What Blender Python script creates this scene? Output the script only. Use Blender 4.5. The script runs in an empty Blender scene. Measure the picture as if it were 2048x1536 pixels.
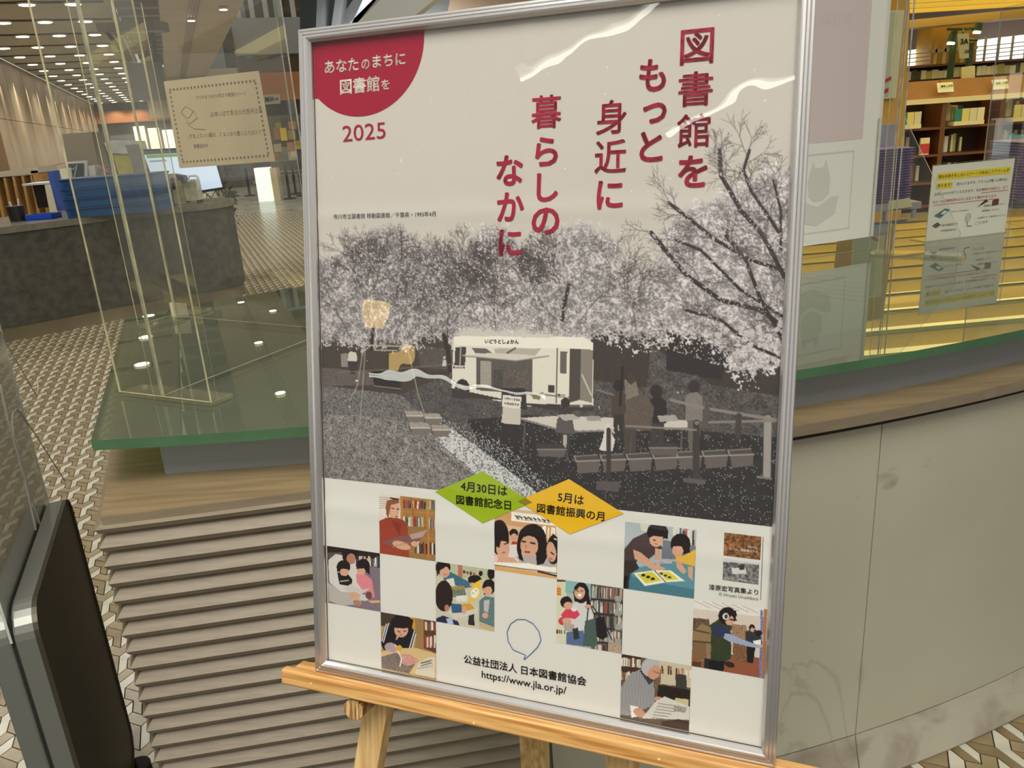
import bpy, bmesh, math, random
import numpy as np
from mathutils import Vector, Matrix
random.seed(7)
S = bpy.context.scene
COL = S.collection

# ------------------------------------------------------------------ camera
F = 1590.0
EYE = np.array([0.0, 0.0, 1.5])
dn = np.array([332.0, 4792.0, F]); dn /= np.linalg.norm(dn)
UPC = -dn
fwc = np.array([0, 0, 1.0]); fwc = fwc - fwc.dot(UPC) * UPC; fwc /= np.linalg.norm(fwc)
rtc = np.cross(fwc, UPC)
if rtc[0] < 0: rtc = -rtc
R = np.array([rtc, fwc, UPC])            # camera (x right, y down, z forward) -> world
cam_d = bpy.data.cameras.new('camera'); cam = bpy.data.objects.new('camera', cam_d); COL.objects.link(cam)
cam_d.sensor_width = 36.0; cam_d.lens = F / 2048 * 36.0; cam_d.clip_start = 0.02; cam_d.clip_end = 300
cx, cy, cz = R[:, 0], -R[:, 1], -R[:, 2]
cam.matrix_world = Matrix(((cx[0], cy[0], cz[0], EYE[0]), (cx[1], cy[1], cz[1], EYE[1]), (cx[2], cy[2], cz[2], EYE[2]), (0, 0, 0, 1)))
S.camera = cam
S.view_settings.view_transform = 'Standard'
S.view_settings.look = 'None'
S.view_settings.exposure = 0.08
S.view_settings.gamma = 1.0
S.view_settings.use_curve_mapping = False

def lin(c):
    out = []
    for v in c[:3]:
        v = v / 255.0
        out.append(v / 12.92 if v <= 0.04045 else ((v + 0.055) / 1.055) ** 2.4)
    return (out[0], out[1], out[2], 1.0)

# ------------------------------------------------------------------ world and big lights
W_ = bpy.data.worlds.new('world'); S.world = W_; W_.use_nodes = True
W_.node_tree.nodes['Background'].inputs[0].default_value = lin((226, 224, 217))
W_.node_tree.nodes['Background'].inputs[1].default_value = 0.72

def area(name, loc, rot, size, size_y, power, col=(255, 240, 215)):
    l = bpy.data.lights.new(name, 'AREA'); l.shape = 'RECTANGLE'; l.size = size; l.size_y = size_y
    l.energy = power; l.color = lin(col)[:3]
    o = bpy.data.objects.new(name, l); COL.objects.link(o); o.location = loc; o.rotation_euler = rot
    return o
area('atrium_light', (0.5, -0.9, 4.3), (math.radians(22), 0, 0), 3.0, 2.2, 300, (255, 251, 244))  # unseen area fill added above the viewer to brighten the poster
area('reading_room_light', (6.0, 8.2, 2.6), (math.radians(20), 0, 0), 6.0, 1.2, 45, (255, 235, 180))
for _u in range(7, 44, 3):                      # the hall's downlights
    for _v in (-2.2, -1.2):
        _l = bpy.data.lights.new('hall_spot', 'SPOT'); _l.energy = 95 if _u > 9 else 60; _l.spot_size = math.radians(135); _l.spot_blend = 0.6; _l.color = (1, 0.95, 0.86); _l.shadow_soft_size = 0.05
        _o = bpy.data.objects.new('hall_spot', _l); COL.objects.link(_o); _o.location = (-0.359 * _u + 0.933 * _v, 0.933 * _u + 0.359 * _v, 3.42)
for _u in (5.5, 8, 11, 14, 18):  # unseen spots added to brighten the lobby floor
    _l = bpy.data.lights.new('lobby_fill_spot', 'SPOT'); _l.energy = 170; _l.spot_size = math.radians(140); _l.spot_blend = 0.6; _l.color = (0.96, 0.98, 1.0); _l.shadow_soft_size = 0.05
    _o = bpy.data.objects.new('lobby_fill_spot', _l); COL.objects.link(_o); _o.location = (-0.359 * _u + 0.933 * 2.2, 0.933 * _u + 0.359 * 2.2, 3.3)

# ------------------------------------------------------------------ pixel rays (to read real positions off the photograph)
def ray(px, py):
    return R @ np.array([(px - 1024) / F, (py - 768) / F, 1.0])
def az(px, py, z):
    r = ray(px, py); return EYE + r * ((z - EYE[2]) / r[2])
def aty(px, py, y):
    r = ray(px, py); return EYE + r * (y / r[1])
def apl(px, py, P, n):
    r = ray(px, py); return EYE + r * (np.dot(n, np.array(P) - EYE) / np.dot(n, r))
D2 = np.array([-0.359, 0.933]); E2 = np.array([0.933, 0.359])
D3 = np.array([-0.359, 0.933, 0.0]); E3 = np.array([0.933, 0.359, 0.0]); Z3 = np.array([0, 0, 1.0]); X3 = np.array([1.0, 0, 0]); Y3 = np.array([0, 1.0, 0])
def W(u, v, z=0.0):
    p = D2 * u + E2 * v
    return np.array([p[0], p[1], z])

# ------------------------------------------------------------------ materials
MATS = {}
def mat(name, rgb, rough=0.6, metal=0.0, var=0.0, scale=8.0, bump=0.0, stretch=None, spec=0.5, rgb2=None, emit=None, coat=0.0, detail=4.0, alpha=None):
    if name in MATS: return MATS[name]
    m = bpy.data.materials.new(name); m.use_nodes = True
    nt = m.node_tree; b = nt.nodes['Principled BSDF']
    b.inputs['Base Color'].default_value = lin(rgb)
    b.inputs['Roughness'].default_value = rough
    b.inputs['Metallic'].default_value = metal
    b.inputs['Specular IOR Level'].default_value = spec
    b.inputs['Coat Weight'].default_value = coat
    if emit:
        b.inputs['Emission Color'].default_value = lin(rgb); b.inputs['Emission Strength'].default_value = emit
    if var > 0 or bump > 0:
        tc = nt.nodes.new('ShaderNodeTexCoord'); mp = nt.nodes.new('ShaderNodeMapping'); nz = nt.nodes.new('ShaderNodeTexNoise')
        nt.links.new(tc.outputs['Object'], mp.inputs[0]); nt.links.new(mp.outputs[0], nz.inputs['Vector'])
        if stretch: mp.inputs['Scale'].default_value = stretch
        nz.inputs['Scale'].default_value = scale; nz.inputs['Detail'].default_value = detail
        if var > 0:
            rp = nt.nodes.new('ShaderNodeValToRGB')
            nt.links.new(nz.outputs[0], rp.inputs[0])
            a = lin(rgb); c2 = lin(rgb2) if rgb2 else tuple(x * (1 - var) for x in a[:3]) + (1,)
            c1 = a if rgb2 else tuple(min(1, x * (1 + var)) for x in a[:3]) + (1,)
            rp.color_ramp.elements[0].position = 0.35; rp.color_ramp.elements[1].position = 0.65
            rp.color_ramp.elements[0].color = c2; rp.color_ramp.elements[1].color = c1
            nt.links.new(rp.outputs[0], b.inputs['Base Color'])
            if emit: nt.links.new(rp.outputs[0], b.inputs['Emission Color'])
        if bump > 0:
            bp = nt.nodes.new('ShaderNodeBump'); bp.inputs['Strength'].default_value = bump; bp.inputs['Distance'].default_value = 0.01
            nt.links.new(nz.outputs[0], bp.inputs['Height']); nt.links.new(bp.outputs[0], b.inputs['Normal'])
    MATS[name] = m
    return m

def clear(name, tint=(250, 252, 248), ior=1.45, haze=0.0, hazecol=(200, 200, 190), wavy=0.0, wscale=20, rough=0.0, gloss=1.0):
    """thin clear sheet: transparent + Fresnel reflection (+ a little surface haze)"""
    if name in MATS: return MATS[name]
    m = bpy.data.materials.new(name); m.use_nodes = True; nt = m.node_tree; nt.nodes.clear()
    out = nt.nodes.new('ShaderNodeOutputMaterial'); tr = nt.nodes.new('ShaderNodeBsdfTransparent'); gl = nt.nodes.new('ShaderNodeBsdfGlossy')
    tr.inputs[0].default_value = lin(tint); gl.inputs['Roughness'].default_value = rough
    gl.inputs['Color'].default_value = (gloss, gloss, gloss, 1)
    fr = nt.nodes.new('ShaderNodeLayerWeight'); fr.inputs['Blend'].default_value = 0.5      # Schlick reflectance, the same from both sides
    f0 = ((ior - 1) / (ior + 1)) ** 2
    pw = nt.nodes.new('ShaderNodeMath'); pw.operation = 'POWER'; pw.inputs[1].default_value = 5.0
    ma = nt.nodes.new('ShaderNodeMath'); ma.operation = 'MULTIPLY_ADD'; ma.inputs[1].default_value = 1 - f0; ma.inputs[2].default_value = f0
    nt.links.new(fr.outputs['Facing'], pw.inputs[0]); nt.links.new(pw.outputs[0], ma.inputs[0])
    mx = nt.nodes.new('ShaderNodeMixShader')
    base = tr
    if haze > 0:
        df = nt.nodes.new('ShaderNodeBsdfDiffuse'); df.inputs[0].default_value = lin(hazecol)
        m2 = nt.nodes.new('ShaderNodeMixShader'); m2.inputs[0].default_value = haze
        nt.links.new(tr.outputs[0], m2.inputs[1]); nt.links.new(df.outputs[0], m2.inputs[2]); base = m2
    nt.links.new(ma.outputs[0], mx.inputs[0]); nt.links.new(base.outputs[0], mx.inputs[1]); nt.links.new(gl.outputs[0], mx.inputs[2])
    if wavy > 0:
        tc = nt.nodes.new('ShaderNodeTexCoord'); nz = nt.nodes.new('ShaderNodeTexNoise'); nz.inputs['Scale'].default_value = wscale; nz.inputs['Detail'].default_value = 1.0
        bp = nt.nodes.new('ShaderNodeBump'); bp.inputs['Strength'].default_value = 1.0; bp.inputs['Distance'].default_value = wavy
        nt.links.new(tc.outputs['Object'], nz.inputs['Vector']); nt.links.new(nz.outputs[0], bp.inputs['Height'])
        nt.links.new(bp.outputs[0], gl.inputs['Normal']); nt.links.new(bp.outputs[0], fr.inputs['Normal'])
    nt.links.new(mx.outputs[0], out.inputs[0])
    MATS[name] = m
    return m

def print_mat(name, rough=0.45):
    if name in MATS: return MATS[name]
    m = bpy.data.materials.new(name); m.use_nodes = True; nt = m.node_tree; b = nt.nodes['Principled BSDF']
    at = nt.nodes.new('ShaderNodeAttribute'); at.attribute_name = 'ink'
    nt.links.new(at.outputs['Color'], b.inputs['Base Color']); b.inputs['Roughness'].default_value = rough
    b.inputs['Specular IOR Level'].default_value = 0.2
    MATS[name] = m
    return m

ORD = ['first', 'second', 'third', 'fourth', 'fifth', 'sixth', 'seventh', 'eighth', 'ninth', 'tenth', 'eleventh', 'twelfth', 'thirteenth', 'fourteenth', 'fifteenth', 'sixteenth', 'seventeenth', 'eighteenth', 'nineteenth', 'twentieth', 'twenty-first', 'twenty-second', 'twenty-third', 'twenty-fourth'] + ['twenty-fifth', 'twenty-sixth', 'twenty-seventh', 'twenty-eighth', 'twenty-ninth', 'thirtieth', 'thirty-first', 'thirty-second', 'thirty-third', 'thirty-fourth', 'thirty-fifth', 'thirty-sixth', 'thirty-seventh', 'thirty-eighth', 'thirty-ninth', 'fortieth'] * 2
# ------------------------------------------------------------------ object helpers
def base_of(parent):
    return np.array(parent.matrix_world.translation) if parent is not None else np.zeros(3)
def link(name, me, parent=None, local=False):
    o = bpy.data.objects.new(name, me); COL.objects.link(o)
    if parent is not None: o.parent = parent
    return o
def tag(o, label=None, cat=None, group=None, kind=None):
    if label: o['label'] = label
    if cat: o['category'] = cat
    if group: o['group'] = group
    if kind: o['kind'] = kind
    return o
ORG = {}
def thing(name, label, cat, loc=(0, 0, 0), group=None):
    o = bpy.data.objects.new(name, None); COL.objects.link(o); o.location = Vector([float(x) for x in loc]); o.empty_display_size = 0.1
    ORG[o.name] = np.array(loc, float)
    return tag(o, label, cat, group)
def org(parent):
    """world origin of a parent chain (no rotations are used in these chains)"""
    p = np.zeros(3); q = parent
    while q is not None:
        p = p + np.array(q.location); q = q.parent
    return p
class MB:
    def __init__(s): s.v = []; s.f = []; s.mi = []
    def face(s, pts, m=0):
        n = len(s.v); s.v += [tuple(float(c) for c in p) for p in pts]; s.f.append(list(range(n, n + len(pts)))); s.mi.append(m)
    def box(s, o, a, b, c, m=0):
        o, a, b, c = [np.array(t, float) for t in (o, a, b, c)]
        if np.dot(np.cross(a, b), c) < 0: a, b = b, a
        P = [o, o + a, o + a + b, o + b]; P += [p + c for p in P]
        n = len(s.v); s.v += [tuple(p) for p in P]
        for f in ((0, 3, 2, 1), (4, 5, 6, 7), (0, 1, 5, 4), (1, 2, 6, 5), (2, 3, 7, 6), (3, 0, 4, 7)):
            s.f.append([n + i for i in f]); s.mi.append(m)
    def cbox(s, c, ax, ay, az_, m=0):
        ax, ay, az_ = [np.array(t, float) for t in (ax, ay, az_)]
        s.box(np.array(c, float) - ax / 2 - ay / 2 - az_ / 2, ax, ay, az_, m)
    def prism(s, poly, ext, m=0, side=None):
        """poly: list of 3D points (planar), extruded by ext"""
        ext = np.array(ext, float); P = [np.array(p, float) for p in poly]; k = len(P); n = len(s.v)
        nor = sum((np.cross(P[i] - P[0], P[(i + 1) % k] - P[0]) for i in range(k)), np.zeros(3))
        if np.dot(nor, ext) < 0: P = P[::-1]
        s.v += [tuple(p) for p in P] + [tuple(p + ext) for p in P]
        s.f.append([n + i for i in range(k)][::-1]); s.mi.append(m)
        s.f.append([n + k + i for i in range(k)]); s.mi.append(m)
        for i in range(k):
            j = (i + 1) % k
            s.f.append([n + i, n + j, n + k + j, n + k + i]); s.mi.append(m if side is None else side)
    def tube(s, pts, r, seg=8, m=0, caps=True, r2=None):
        pts = [np.array(p, float) for p in pts]; n0 = len(s.v); k = len(pts)
        for i, p in enumerate(pts):
            t = pts[min(i + 1, k - 1)] - pts[max(i - 1, 0)]; t /= np.linalg.norm(t)
            h = Z3 if abs(t[2]) < 0.9 else X3
            a = np.cross(t, h); a /= np.linalg.norm(a); b = np.cross(t, a)
            rr = r if r2 is None else r + (r2 - r) * i / (k - 1)
            for j in range(seg):
                w = 2 * math.pi * j / seg; s.v.append(tuple(p + rr * (math.cos(w) * a + math.sin(w) * b)))
        for i in range(k - 1):
            for j in range(seg):
                a0 = n0 + i * seg + j; a1 = n0 + i * seg + (j + 1) % seg
                s.f.append([a0, a1, a1 + seg, a0 + seg]); s.mi.append(m)
        if caps:
            s.f.append([n0 + j for j in range(seg)][::-1]); s.mi.append(m)
            s.f.append([n0 + (k - 1) * seg + j for j in range(seg)]); s.mi.append(m)
    def strip(s, rows, m=0, closed=False):
        """rows: list of point lists of equal length"""
        n0 = len(s.v); c = len(rows[0])
        for r in rows: s.v += [tuple(float(x) for x in p) for p in r]
        for i in range(len(rows) - 1):
            for j in range(c if closed else c - 1):
                j2 = (j + 1) % c
                s.f.append([n0 + i * c + j, n0 + i * c + j2, n0 + (i + 1) * c + j2, n0 + (i + 1) * c + j]); s.mi.append(m)
    def build(s, name, mats, parent=None, smooth=False, bevel=0.0, seg=2, local=False, fix=True):
        me = bpy.data.meshes.new(name)
        o0 = np.zeros(3) if (parent is None or local) else org(parent)
        me.from_pydata([tuple(np.array(p) - o0) for p in s.v], [], s.f)
        if not isinstance(mats, (list, tuple)): mats = [mats]
        for m in mats: me.materials.append(m)
        me.polygons.foreach_set('material_index', s.mi)
        if bevel > 0 or fix:
            bm = bmesh.new(); bm.from_mesh(me)
            if bevel > 0:
                bmesh.ops.remove_doubles(bm, verts=bm.verts, dist=1e-6)
                bmesh.ops.bevel(bm, geom=[e for e in bm.edges if len(e.link_faces) == 2 and e.calc_face_angle(0) > 0.5], offset=bevel, segments=seg, profile=0.5, affect='EDGES')
            bm.to_mesh(me); bm.free()
        if smooth: me.polygons.foreach_set('use_smooth', [True] * len(me.polygons))
        me.update()
        return link(name, me, parent)

_txt = {}
def text_geo(s, bold=0.0):
    """text -> (verts Nx2, faces) in font units, cached"""
    k = (s, bold)
    if k in _txt: return _txt[k]
    cu = bpy.data.curves.new('lettering', 'FONT'); cu.body = s; cu.size = 1.0; cu.resolution_u = 3
    ob = bpy.data.objects.new('lettering', cu); COL.objects.link(ob)
    dg = bpy.context.evaluated_depsgraph_get(); ev = ob.evaluated_get(dg)
    me = ev.to_mesh()
    v = np.array([tuple(x.co) for x in me.vertices])[:, :2] if len(me.vertices) else np.zeros((0, 2)); f = [list(p.vertices) for p in me.polygons]
    if bold > 0 and len(v):           # heavier strokes: the same outline laid down eight times around a small ring
        n = len(v); vv = [v]; ff = list(f)
        for k in range(8):
            a = math.pi / 4 * k; vv.append(v + np.array([math.cos(a), math.sin(a)]) * bold); ff += [[i + n * (k + 1) for i in q] for q in f]
        v = np.concatenate(vv); f = ff
    ev.to_mesh_clear(); bpy.data.objects.remove(ob); bpy.data.curves.remove(cu)
    _txt[k] = (v, f)
    return _txt[k]
def add_text(mb, s, O, U, V, width, off=0.0, bold=0.0, height=None, m=0, mirror=False):
    """lay text on a plane: centre O, unit right U, unit up V; fitted to width (and height)"""
    v, f = text_geo(s, bold)
    if len(v) == 0: return
    lo, hi = v.min(0), v.max(0); c = (lo + hi) / 2; sz = hi - lo
    sx = width / sz[0]; sy = sx if height is None else height / sz[1]
    N = np.cross(U, V); n0 = len(mb.v)
    for p in v:
        x = (p[0] - c[0]) * sx * (-1 if mirror else 1); y = (p[1] - c[1]) * sy
        mb.v.append(tuple(O + U * x + V * y + N * off))
    for q in f:
        mb.f.append([n0 + i for i in (q[::-1] if mirror else q)]); mb.mi.append(m)
# ================================================================== THE SETTING
# floor: grout bed with interlocking three-piece tiles (light bone, beige shield, darker beige)
TA = 0.0247
grout = mat('grout', (66, 60, 46), 0.7, var=0.2, scale=30)
tile_white = mat('tile_white', (198, 193, 172), 0.24, var=0.12, scale=14, bump=0.05)
tile_beige = mat('tile_beige', (148, 132, 98), 0.24, var=0.2, scale=12, bump=0.05)
tile_brown = mat('tile_brown', (134, 116, 82), 0.24, var=0.22, scale=12, bump=0.05)
fl = MB(); fl.box((-34, -9, -0.12), (64, 0, 0), (0, 58, 0), (0, 0, 0.115))
floor = fl.build('floor', grout); tag(floor, kind='structure')
SHIELD = [(0, -2), (1, -3), (2, -2), (3, -3), (1, -5), (-1, -3)]
LEFTP = [(-1, -3), (1, -5), (1, -9), (0, -8), (0, -6), (-1, -5)]
BONE = [(3, -3), (3, -5), (2, -6), (2, -8), (1, -9), (1, -5)]
def inset(poly, g):
    P = [np.array(p, float) * TA for p in poly]; n = len(P); out = []
    area2 = sum(P[i][0] * P[(i + 1) % n][1] - P[(i + 1) % n][0] * P[i][1] for i in range(n))
    sg = 1 if area2 > 0 else -1
    for i in range(n):
        a, b, c = P[i - 1], P[i], P[(i + 1) % n]
        e1 = (b - a) / np.linalg.norm(b - a); e2 = (c - b) / np.linalg.norm(c - b)
        n1 = np.array([-e1[1], e1[0]]) * sg; n2 = np.array([-e2[1], e2[0]]) * sg
        k = n1 + n2; k = k / max(0.25, np.dot(k, n1)); out.append(b + k * g)
    return out if sg > 0 else out[::-1]
pieces = []
for nm, poly, mt in (('shield', SHIELD, tile_beige), ('left', LEFTP, tile_brown), ('bone', BONE, tile_white)):
    q = inset(poly, 0.0016)
    mb = MB(); mb.prism([np.array([*(E2 * p[0] + D2 * p[1]), -0.005]) for p in q], (0, 0, 0.005))
    me = bpy.data.meshes.new('tile'); me.from_pydata(mb.v, [], mb.f); me.materials.append(mt); me.update()
    pieces.append((me, q, mt))
A0 = np.array(az(110 + 405 / 10.24, 850 + 610 / 10.24, 0)[:2]); A0 = np.array([A0 @ E2, A0 @ D2]) - np.array([0, -2]) * TA
cells = []
for i in range(-140, 190):
    for j in range(-120, 240):
        o = A0 + np.array([3 * i, -3 * i - 6 * j]) * TA
        w = E2 * (o[0] + 1 * TA) + D2 * (o[1] - 5 * TA)
        if not (-14 < w[0] < 6 and 0.6 < w[1] < 17): continue
        c = R.T @ (np.array([w[0], w[1], 0]) - EYE)
        if c[2] < 0.5: continue
        px = c[0] / c[2] * F + 1024; py = c[1] / c[2] * F + 768
        if not (-250 < px < 2250 and py < 1700): continue
        dist = np.linalg.norm(np.array([w[0], w[1], -1.5]))
        if px > 1500 and dist > 3.2: continue
        if px > 700 and dist > 10: continue
        vis = 0
        if px < 640 and py > 550 and not (px > 330 and py > 900) : vis = 1
        if px > 1560 and py > 1380: vis = 1
        cells.append((0 if vis else 1, dist, o))
cells.sort(key=lambda t: (t[0], t[1]))
TVB = [[], [], []]; TFB = [[], [], []]; cnt = 0
for k, (vv, dist, o) in enumerate(cells):
    if k < 98:
        for me, q, mt in pieces:
            ob = bpy.data.objects.new('tile', me); COL.objects.link(ob); ob.parent = floor
            w = E2 * o[0] + D2 * o[1]; ob.location = (w[0], w[1], random.uniform(-0.0004, 0.0004))
    else:
        for t, (me, q, mt) in enumerate(pieces):
            n = len(TVB[t])
            for p in q:
                w = E2 * (o[0] + p[0]) + D2 * (o[1] + p[1]); TVB[t].append((w[0], w[1], 0.0))
            TFB[t].append(tuple(range(n, n + len(q))))
tv = []; tf = []; ti = []
for t in range(3):
    n = len(tv); tv += TVB[t]; tf += [tuple(n + i for i in f) for f in TFB[t]]; ti += [t] * len(TFB[t])
me = bpy.data.meshes.new('tile_field'); me.from_pydata(tv, [], tf)
for mt in (tile_beige, tile_brown, tile_white): me.materials.append(mt)
me.polygons.foreach_set('material_index', ti); me.update()
tfo = link('tile_field', me, floor); tag(tfo, kind='stuff')
# far floor: too far to tell the tiles apart
farm = mat('far_tiles', (180, 178, 166), 0.22, var=0.1, scale=3.0, rgb2=(150, 143, 122))
fm = MB(); fm.box(W(16.2, -7, -0.005), E3 * 22, D3 * 34, (0, 0, 0.0045)); fm.box((2.5, 2.6, -0.005), (22, 0, 0), (0, 20, 0), (0, 0, 0.004))
o = fm.build('far_flooring', farm, floor)

# hall ceiling at 3.5 m with slots and recessed downlights
ceil_m = mat('ceiling_paint', (178, 171, 158), 0.85, var=0.04, scale=2)
slot_m = mat('slot_dark', (70, 64, 54), 0.8)
CH = 3.5
c = MB(); c.box(W(6.0, -3.1, CH), D3 * 46, E3 * 2.62, (0, 0, 0.2))
ceiling = c.build('ceiling', ceil_m); tag(ceiling, kind='structure')
US = [13.8 + 1.785 * k for k in range(-1, 18)]
for u in US:
    s = MB(); s.box(W(u - 0.07, -3.05, CH - 0.012), D3 * 0.14, E3 * 2.5, (0, 0, 0.011)); s.build('ceiling_slot', slot_m, ceiling)
lamp_m = mat('lamp_face', (255, 246, 226), 0.5, emit=9.0)
ring_m = mat('lamp_ring', (205, 200, 188), 0.4)
first = None
for iu, u in enumerate(US):
    for iv, v in enumerate((-2.69, -2.11, -1.53, -0.95)):
        if first is None:
            first = thing('downlight', 'round recessed hall downlight, first row from the front, first from the marble wall', 'light', W(u, v, CH - 0.02), 'downlights of the hall ceiling')
            t = MB(); t.tube([W(u, v, CH - 0.035), W(u, v, CH - 0.013)], 0.115, 16, r2=0.125); t.build('rim', ring_m, first)
            t = MB(); t.tube([W(u, v, CH - 0.042), W(u, v, CH - 0.036)], 0.10, 16); t.build('lamp', lamp_m, first)
        else:
            q = first.copy(); COL.objects.link(q); q.location = Vector(W(u, v, CH - 0.02))
            q['label'] = 'round recessed hall downlight, %s row from the front, %s from the marble wall' % (ORD[iu], ORD[iv])
            for ch in first.children:
                cc = ch.copy(); COL.objects.link(cc); cc.parent = q
# long beam soffit with a bronze triple slot
beam_m = mat('beam_plaster', (190, 172, 146), 0.7, var=0.05, scale=1.5)
bronze = mat('bronze_strip', (150, 112, 70), 0.35, metal=0.6)
b = MB(); b.box(W(-4, 0.185, CH - 0.02), D3 * 33, E3 * 1.2, (0, 0, 0.5))
beam = b.build('trim_1', beam_m); tag(beam, kind='structure')
for k in range(4):
    s = MB(); s.box(W(-4, 0.60 + 0.045 * k, CH - 0.036), D3 * 33, E3 * 0.022, (0, 0, 0.016)); s.build('slot_strip', bronze, beam)
s = MB(); s.box(W(29.0, -0.5, 2.3), D3 * 0.4, E3 * 3.2, (0, 0, 1.4)); cap = s.build('beam_end_wall', beam_m, beam)
for k, (u, v) in enumerate(((15.5, 0.66), (14.3, 1.11), (12.1, 0.66), (9.4, 0.66), (6.0, 1.0), (3.2, 1.0))):
    q = first.copy(); COL.objects.link(q); q.location = Vector(W(u, v, CH - 0.05)); q.scale = (0.6, 0.6, 1)
    q['label'] = 'small round spot under the long beam soffit, %s from the far end' % ORD[k]; q['group'] = 'spot downlights under the beam'
    for ch in first.children:
        cc = ch.copy(); COL.objects.link(cc); cc.parent = q

# recessed grille ceiling between hall ceiling and beam
grid_m = mat('grille_olive', (120, 108, 76), 0.6); dark_m = mat('void_dark', (66, 60, 50), 0.8)
g = MB(); g.box(W(6, -0.46, CH + 0.45), D3 * 24, E3 * 0.7, (0, 0, 0.1)); gr = g.build('ceiling', dark_m); tag(gr, kind='structure')
for k in range(18):
    s = MB(); s.box(W(7 + 0.9 * k, -0.46, CH + 0.1), D3 * 0.22, E3 * 0.66, (0, 0, 0.22)); s.build('grille_fin', grid_m, gr)

# hall marble wall on the left, panels with joints
wall_m = mat('wall_marble', (160, 142, 114), 0.42, var=0.14, scale=1.1, bump=0.03)
w = MB(); w.box(W(4.0, -3.3, 0), D3 * 50, E3 * 0.17, (0, 0, CH)); wall = w.build('wall_left', mat('wall_joint', (120, 102, 76), 0.8)); tag(wall, kind='structure')
u = 4.0; k = 0
while u < 50:
    wd = 1.15 if u < 26 else 2.4
    for z0, z1 in ((0.02, 1.15), (1.16, 2.2), (2.21, CH - 0.02)):
        if any(abs(u + wd / 2 - du) < wd / 2 for du in (15.0, 18.4)) and z1 < 2.3: continue
        p = MB(); p.box(W(u + 0.006, -3.13, z0), D3 * (wd - 0.012), E3 * (0.028 + 0.003 * random.random()), (0, 0, z1 - z0))
        p.build('marble_panel', wall_m, wall)
    u += wd
for k, du in enumerate((15.0, 18.4)):
    dd = MB(); dd.box(W(du - 0.55, -3.125, 0), D3 * 1.1, E3 * 0.05, (0, 0, 2.1)); o = dd.build('door_%d' % (k + 1), mat('door_white', (206, 200, 188), 0.5) if k == 0 else mat('door_brown', (104, 78, 44), 0.5)); tag(o, kind='structure')
    h = MB(); h.box(W(du + 0.35, -3.07, 0.95), D3 * 0.12, E3 * 0.04, (0, 0, 0.03)); h.build('handle', ring_m, o)
# wall-washing spots for the light scallops
for k in range(16):
    l = bpy.data.lights.new('wall_washer', 'SPOT'); l.energy = 150; l.spot_size = math.radians(26); l.spot_blend = 0.7; l.color = (1, 0.93, 0.78); l.shadow_soft_size = 0.03
    o = bpy.data.objects.new('wall_washer', l); COL.objects.link(o); p = W(11.4 + 1.785 * k, -2.95, CH - 0.08); o.location = Vector(p)
    o.rotation_euler = Vector((-E3[0] * 0.16, -E3[1] * 0.16, -1)).to_track_quat('-Z', 'Y').to_euler()

# far end of the hall: orange-brown lintel, glazed lobby, exhibition area
lint = mat('lintel_wood', (170, 108, 62), 0.5, var=0.1, scale=2)
glaz = mat('lobby_glass_grey', (120, 122, 120), 0.4, var=0.1, scale=1.2)
s = MB(); s.box(W(44, -3.1, 0), D3 * 0.3, E3 * 14, (0, 0, 5.0)); wb = s.build('wall_back', glaz); tag(wb, kind='structure')
s = MB(); s.box(W(43.6, -3.1, 2.6), D3 * 0.2, E3 * 6, (0, 0, 0.55)); s.build('lintel', lint, wb)
for k in range(6):
    s = MB(); s.box(W(43.7, -1.6 + 0.62 * k, 0.9), D3 * 0.1, E3 * 0.5, (0, 0, 1.5 - 0.12 * k)); s.build('lit_pane', mat('lit_pane', (250, 240, 215), 0.5, emit=1.3), wb)
# lobby seen right of the beam: gallery edge, balustrade, glazing bars, orange band
s = MB(); s.box(W(20, 1.7, 3.28), D3 * 0.5, E3 * 9, (0, 0, 0.75)); gal = s.build('trim_2', mat('gallery_edge', (162, 164, 160), 0.6, var=0.05, scale=1)); tag(gal, kind='structure')
s = MB(); s.box(W(20.3, 1.7, 2.9), D3 * 0.5, E3 * 9, (0, 0, 0.34)); s.build('gallery_shadow_band', mat('band_brown', (110, 92, 70), 0.6), gal)  # plain brown band set back under the gallery edge
s = MB(); s.box(W(20.2, 1.7, 2.3), D3 * 0.3, E3 * 9, (0, 0, 0.6)); s.build('orange_band', mat('band_orange', (196, 132, 84), 0.6), gal)
for k in range(16):
    s = MB(); s.box(W(20.0, 1.8 + 0.3 * k, 4.03), D3 * 0.06, E3 * 0.1, (0, 0, 0.55)); s.build('baluster', mat('baluster_grey', (190, 192, 188), 0.5), gal)
s = MB(); s.box(W(20.0, 1.75, 4.58), D3 * 0.1, E3 * 7, (0, 0, 0.06)); s.build('handrail', mat('baluster_grey', (0, 0, 0)), gal)
s = MB(); s.box(W(30, 1.45, 2.2), D3 * 0.3, E3 * 14, (0, 0, 9)); up = s.build('wall_back', mat('upper_wall', (86, 76, 56), 0.7, var=0.35, scale=0.8, stretch=(0.3, 0.3, 4))); tag(up, kind='structure')
for k in range(9):
    s = MB(); s.box(W(29.7, 1.6 + 1.15 * k, 2.2), D3 * 0.2, E3 * (0.22 if k % 3 else 0.5), (0, 0, 8)); s.build('mullion', mat('mullion_grey', (128, 132, 134), 0.5), up)
for k in range(7):
    s = MB(); s.box(W(12 + 2.2 * k, 1.5, 6.0), D3 * 0.5, E3 * 6, (0, 0, 0.25)); s.build('louver', mat('louver_gold', (150, 124, 62), 0.6), up)
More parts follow.
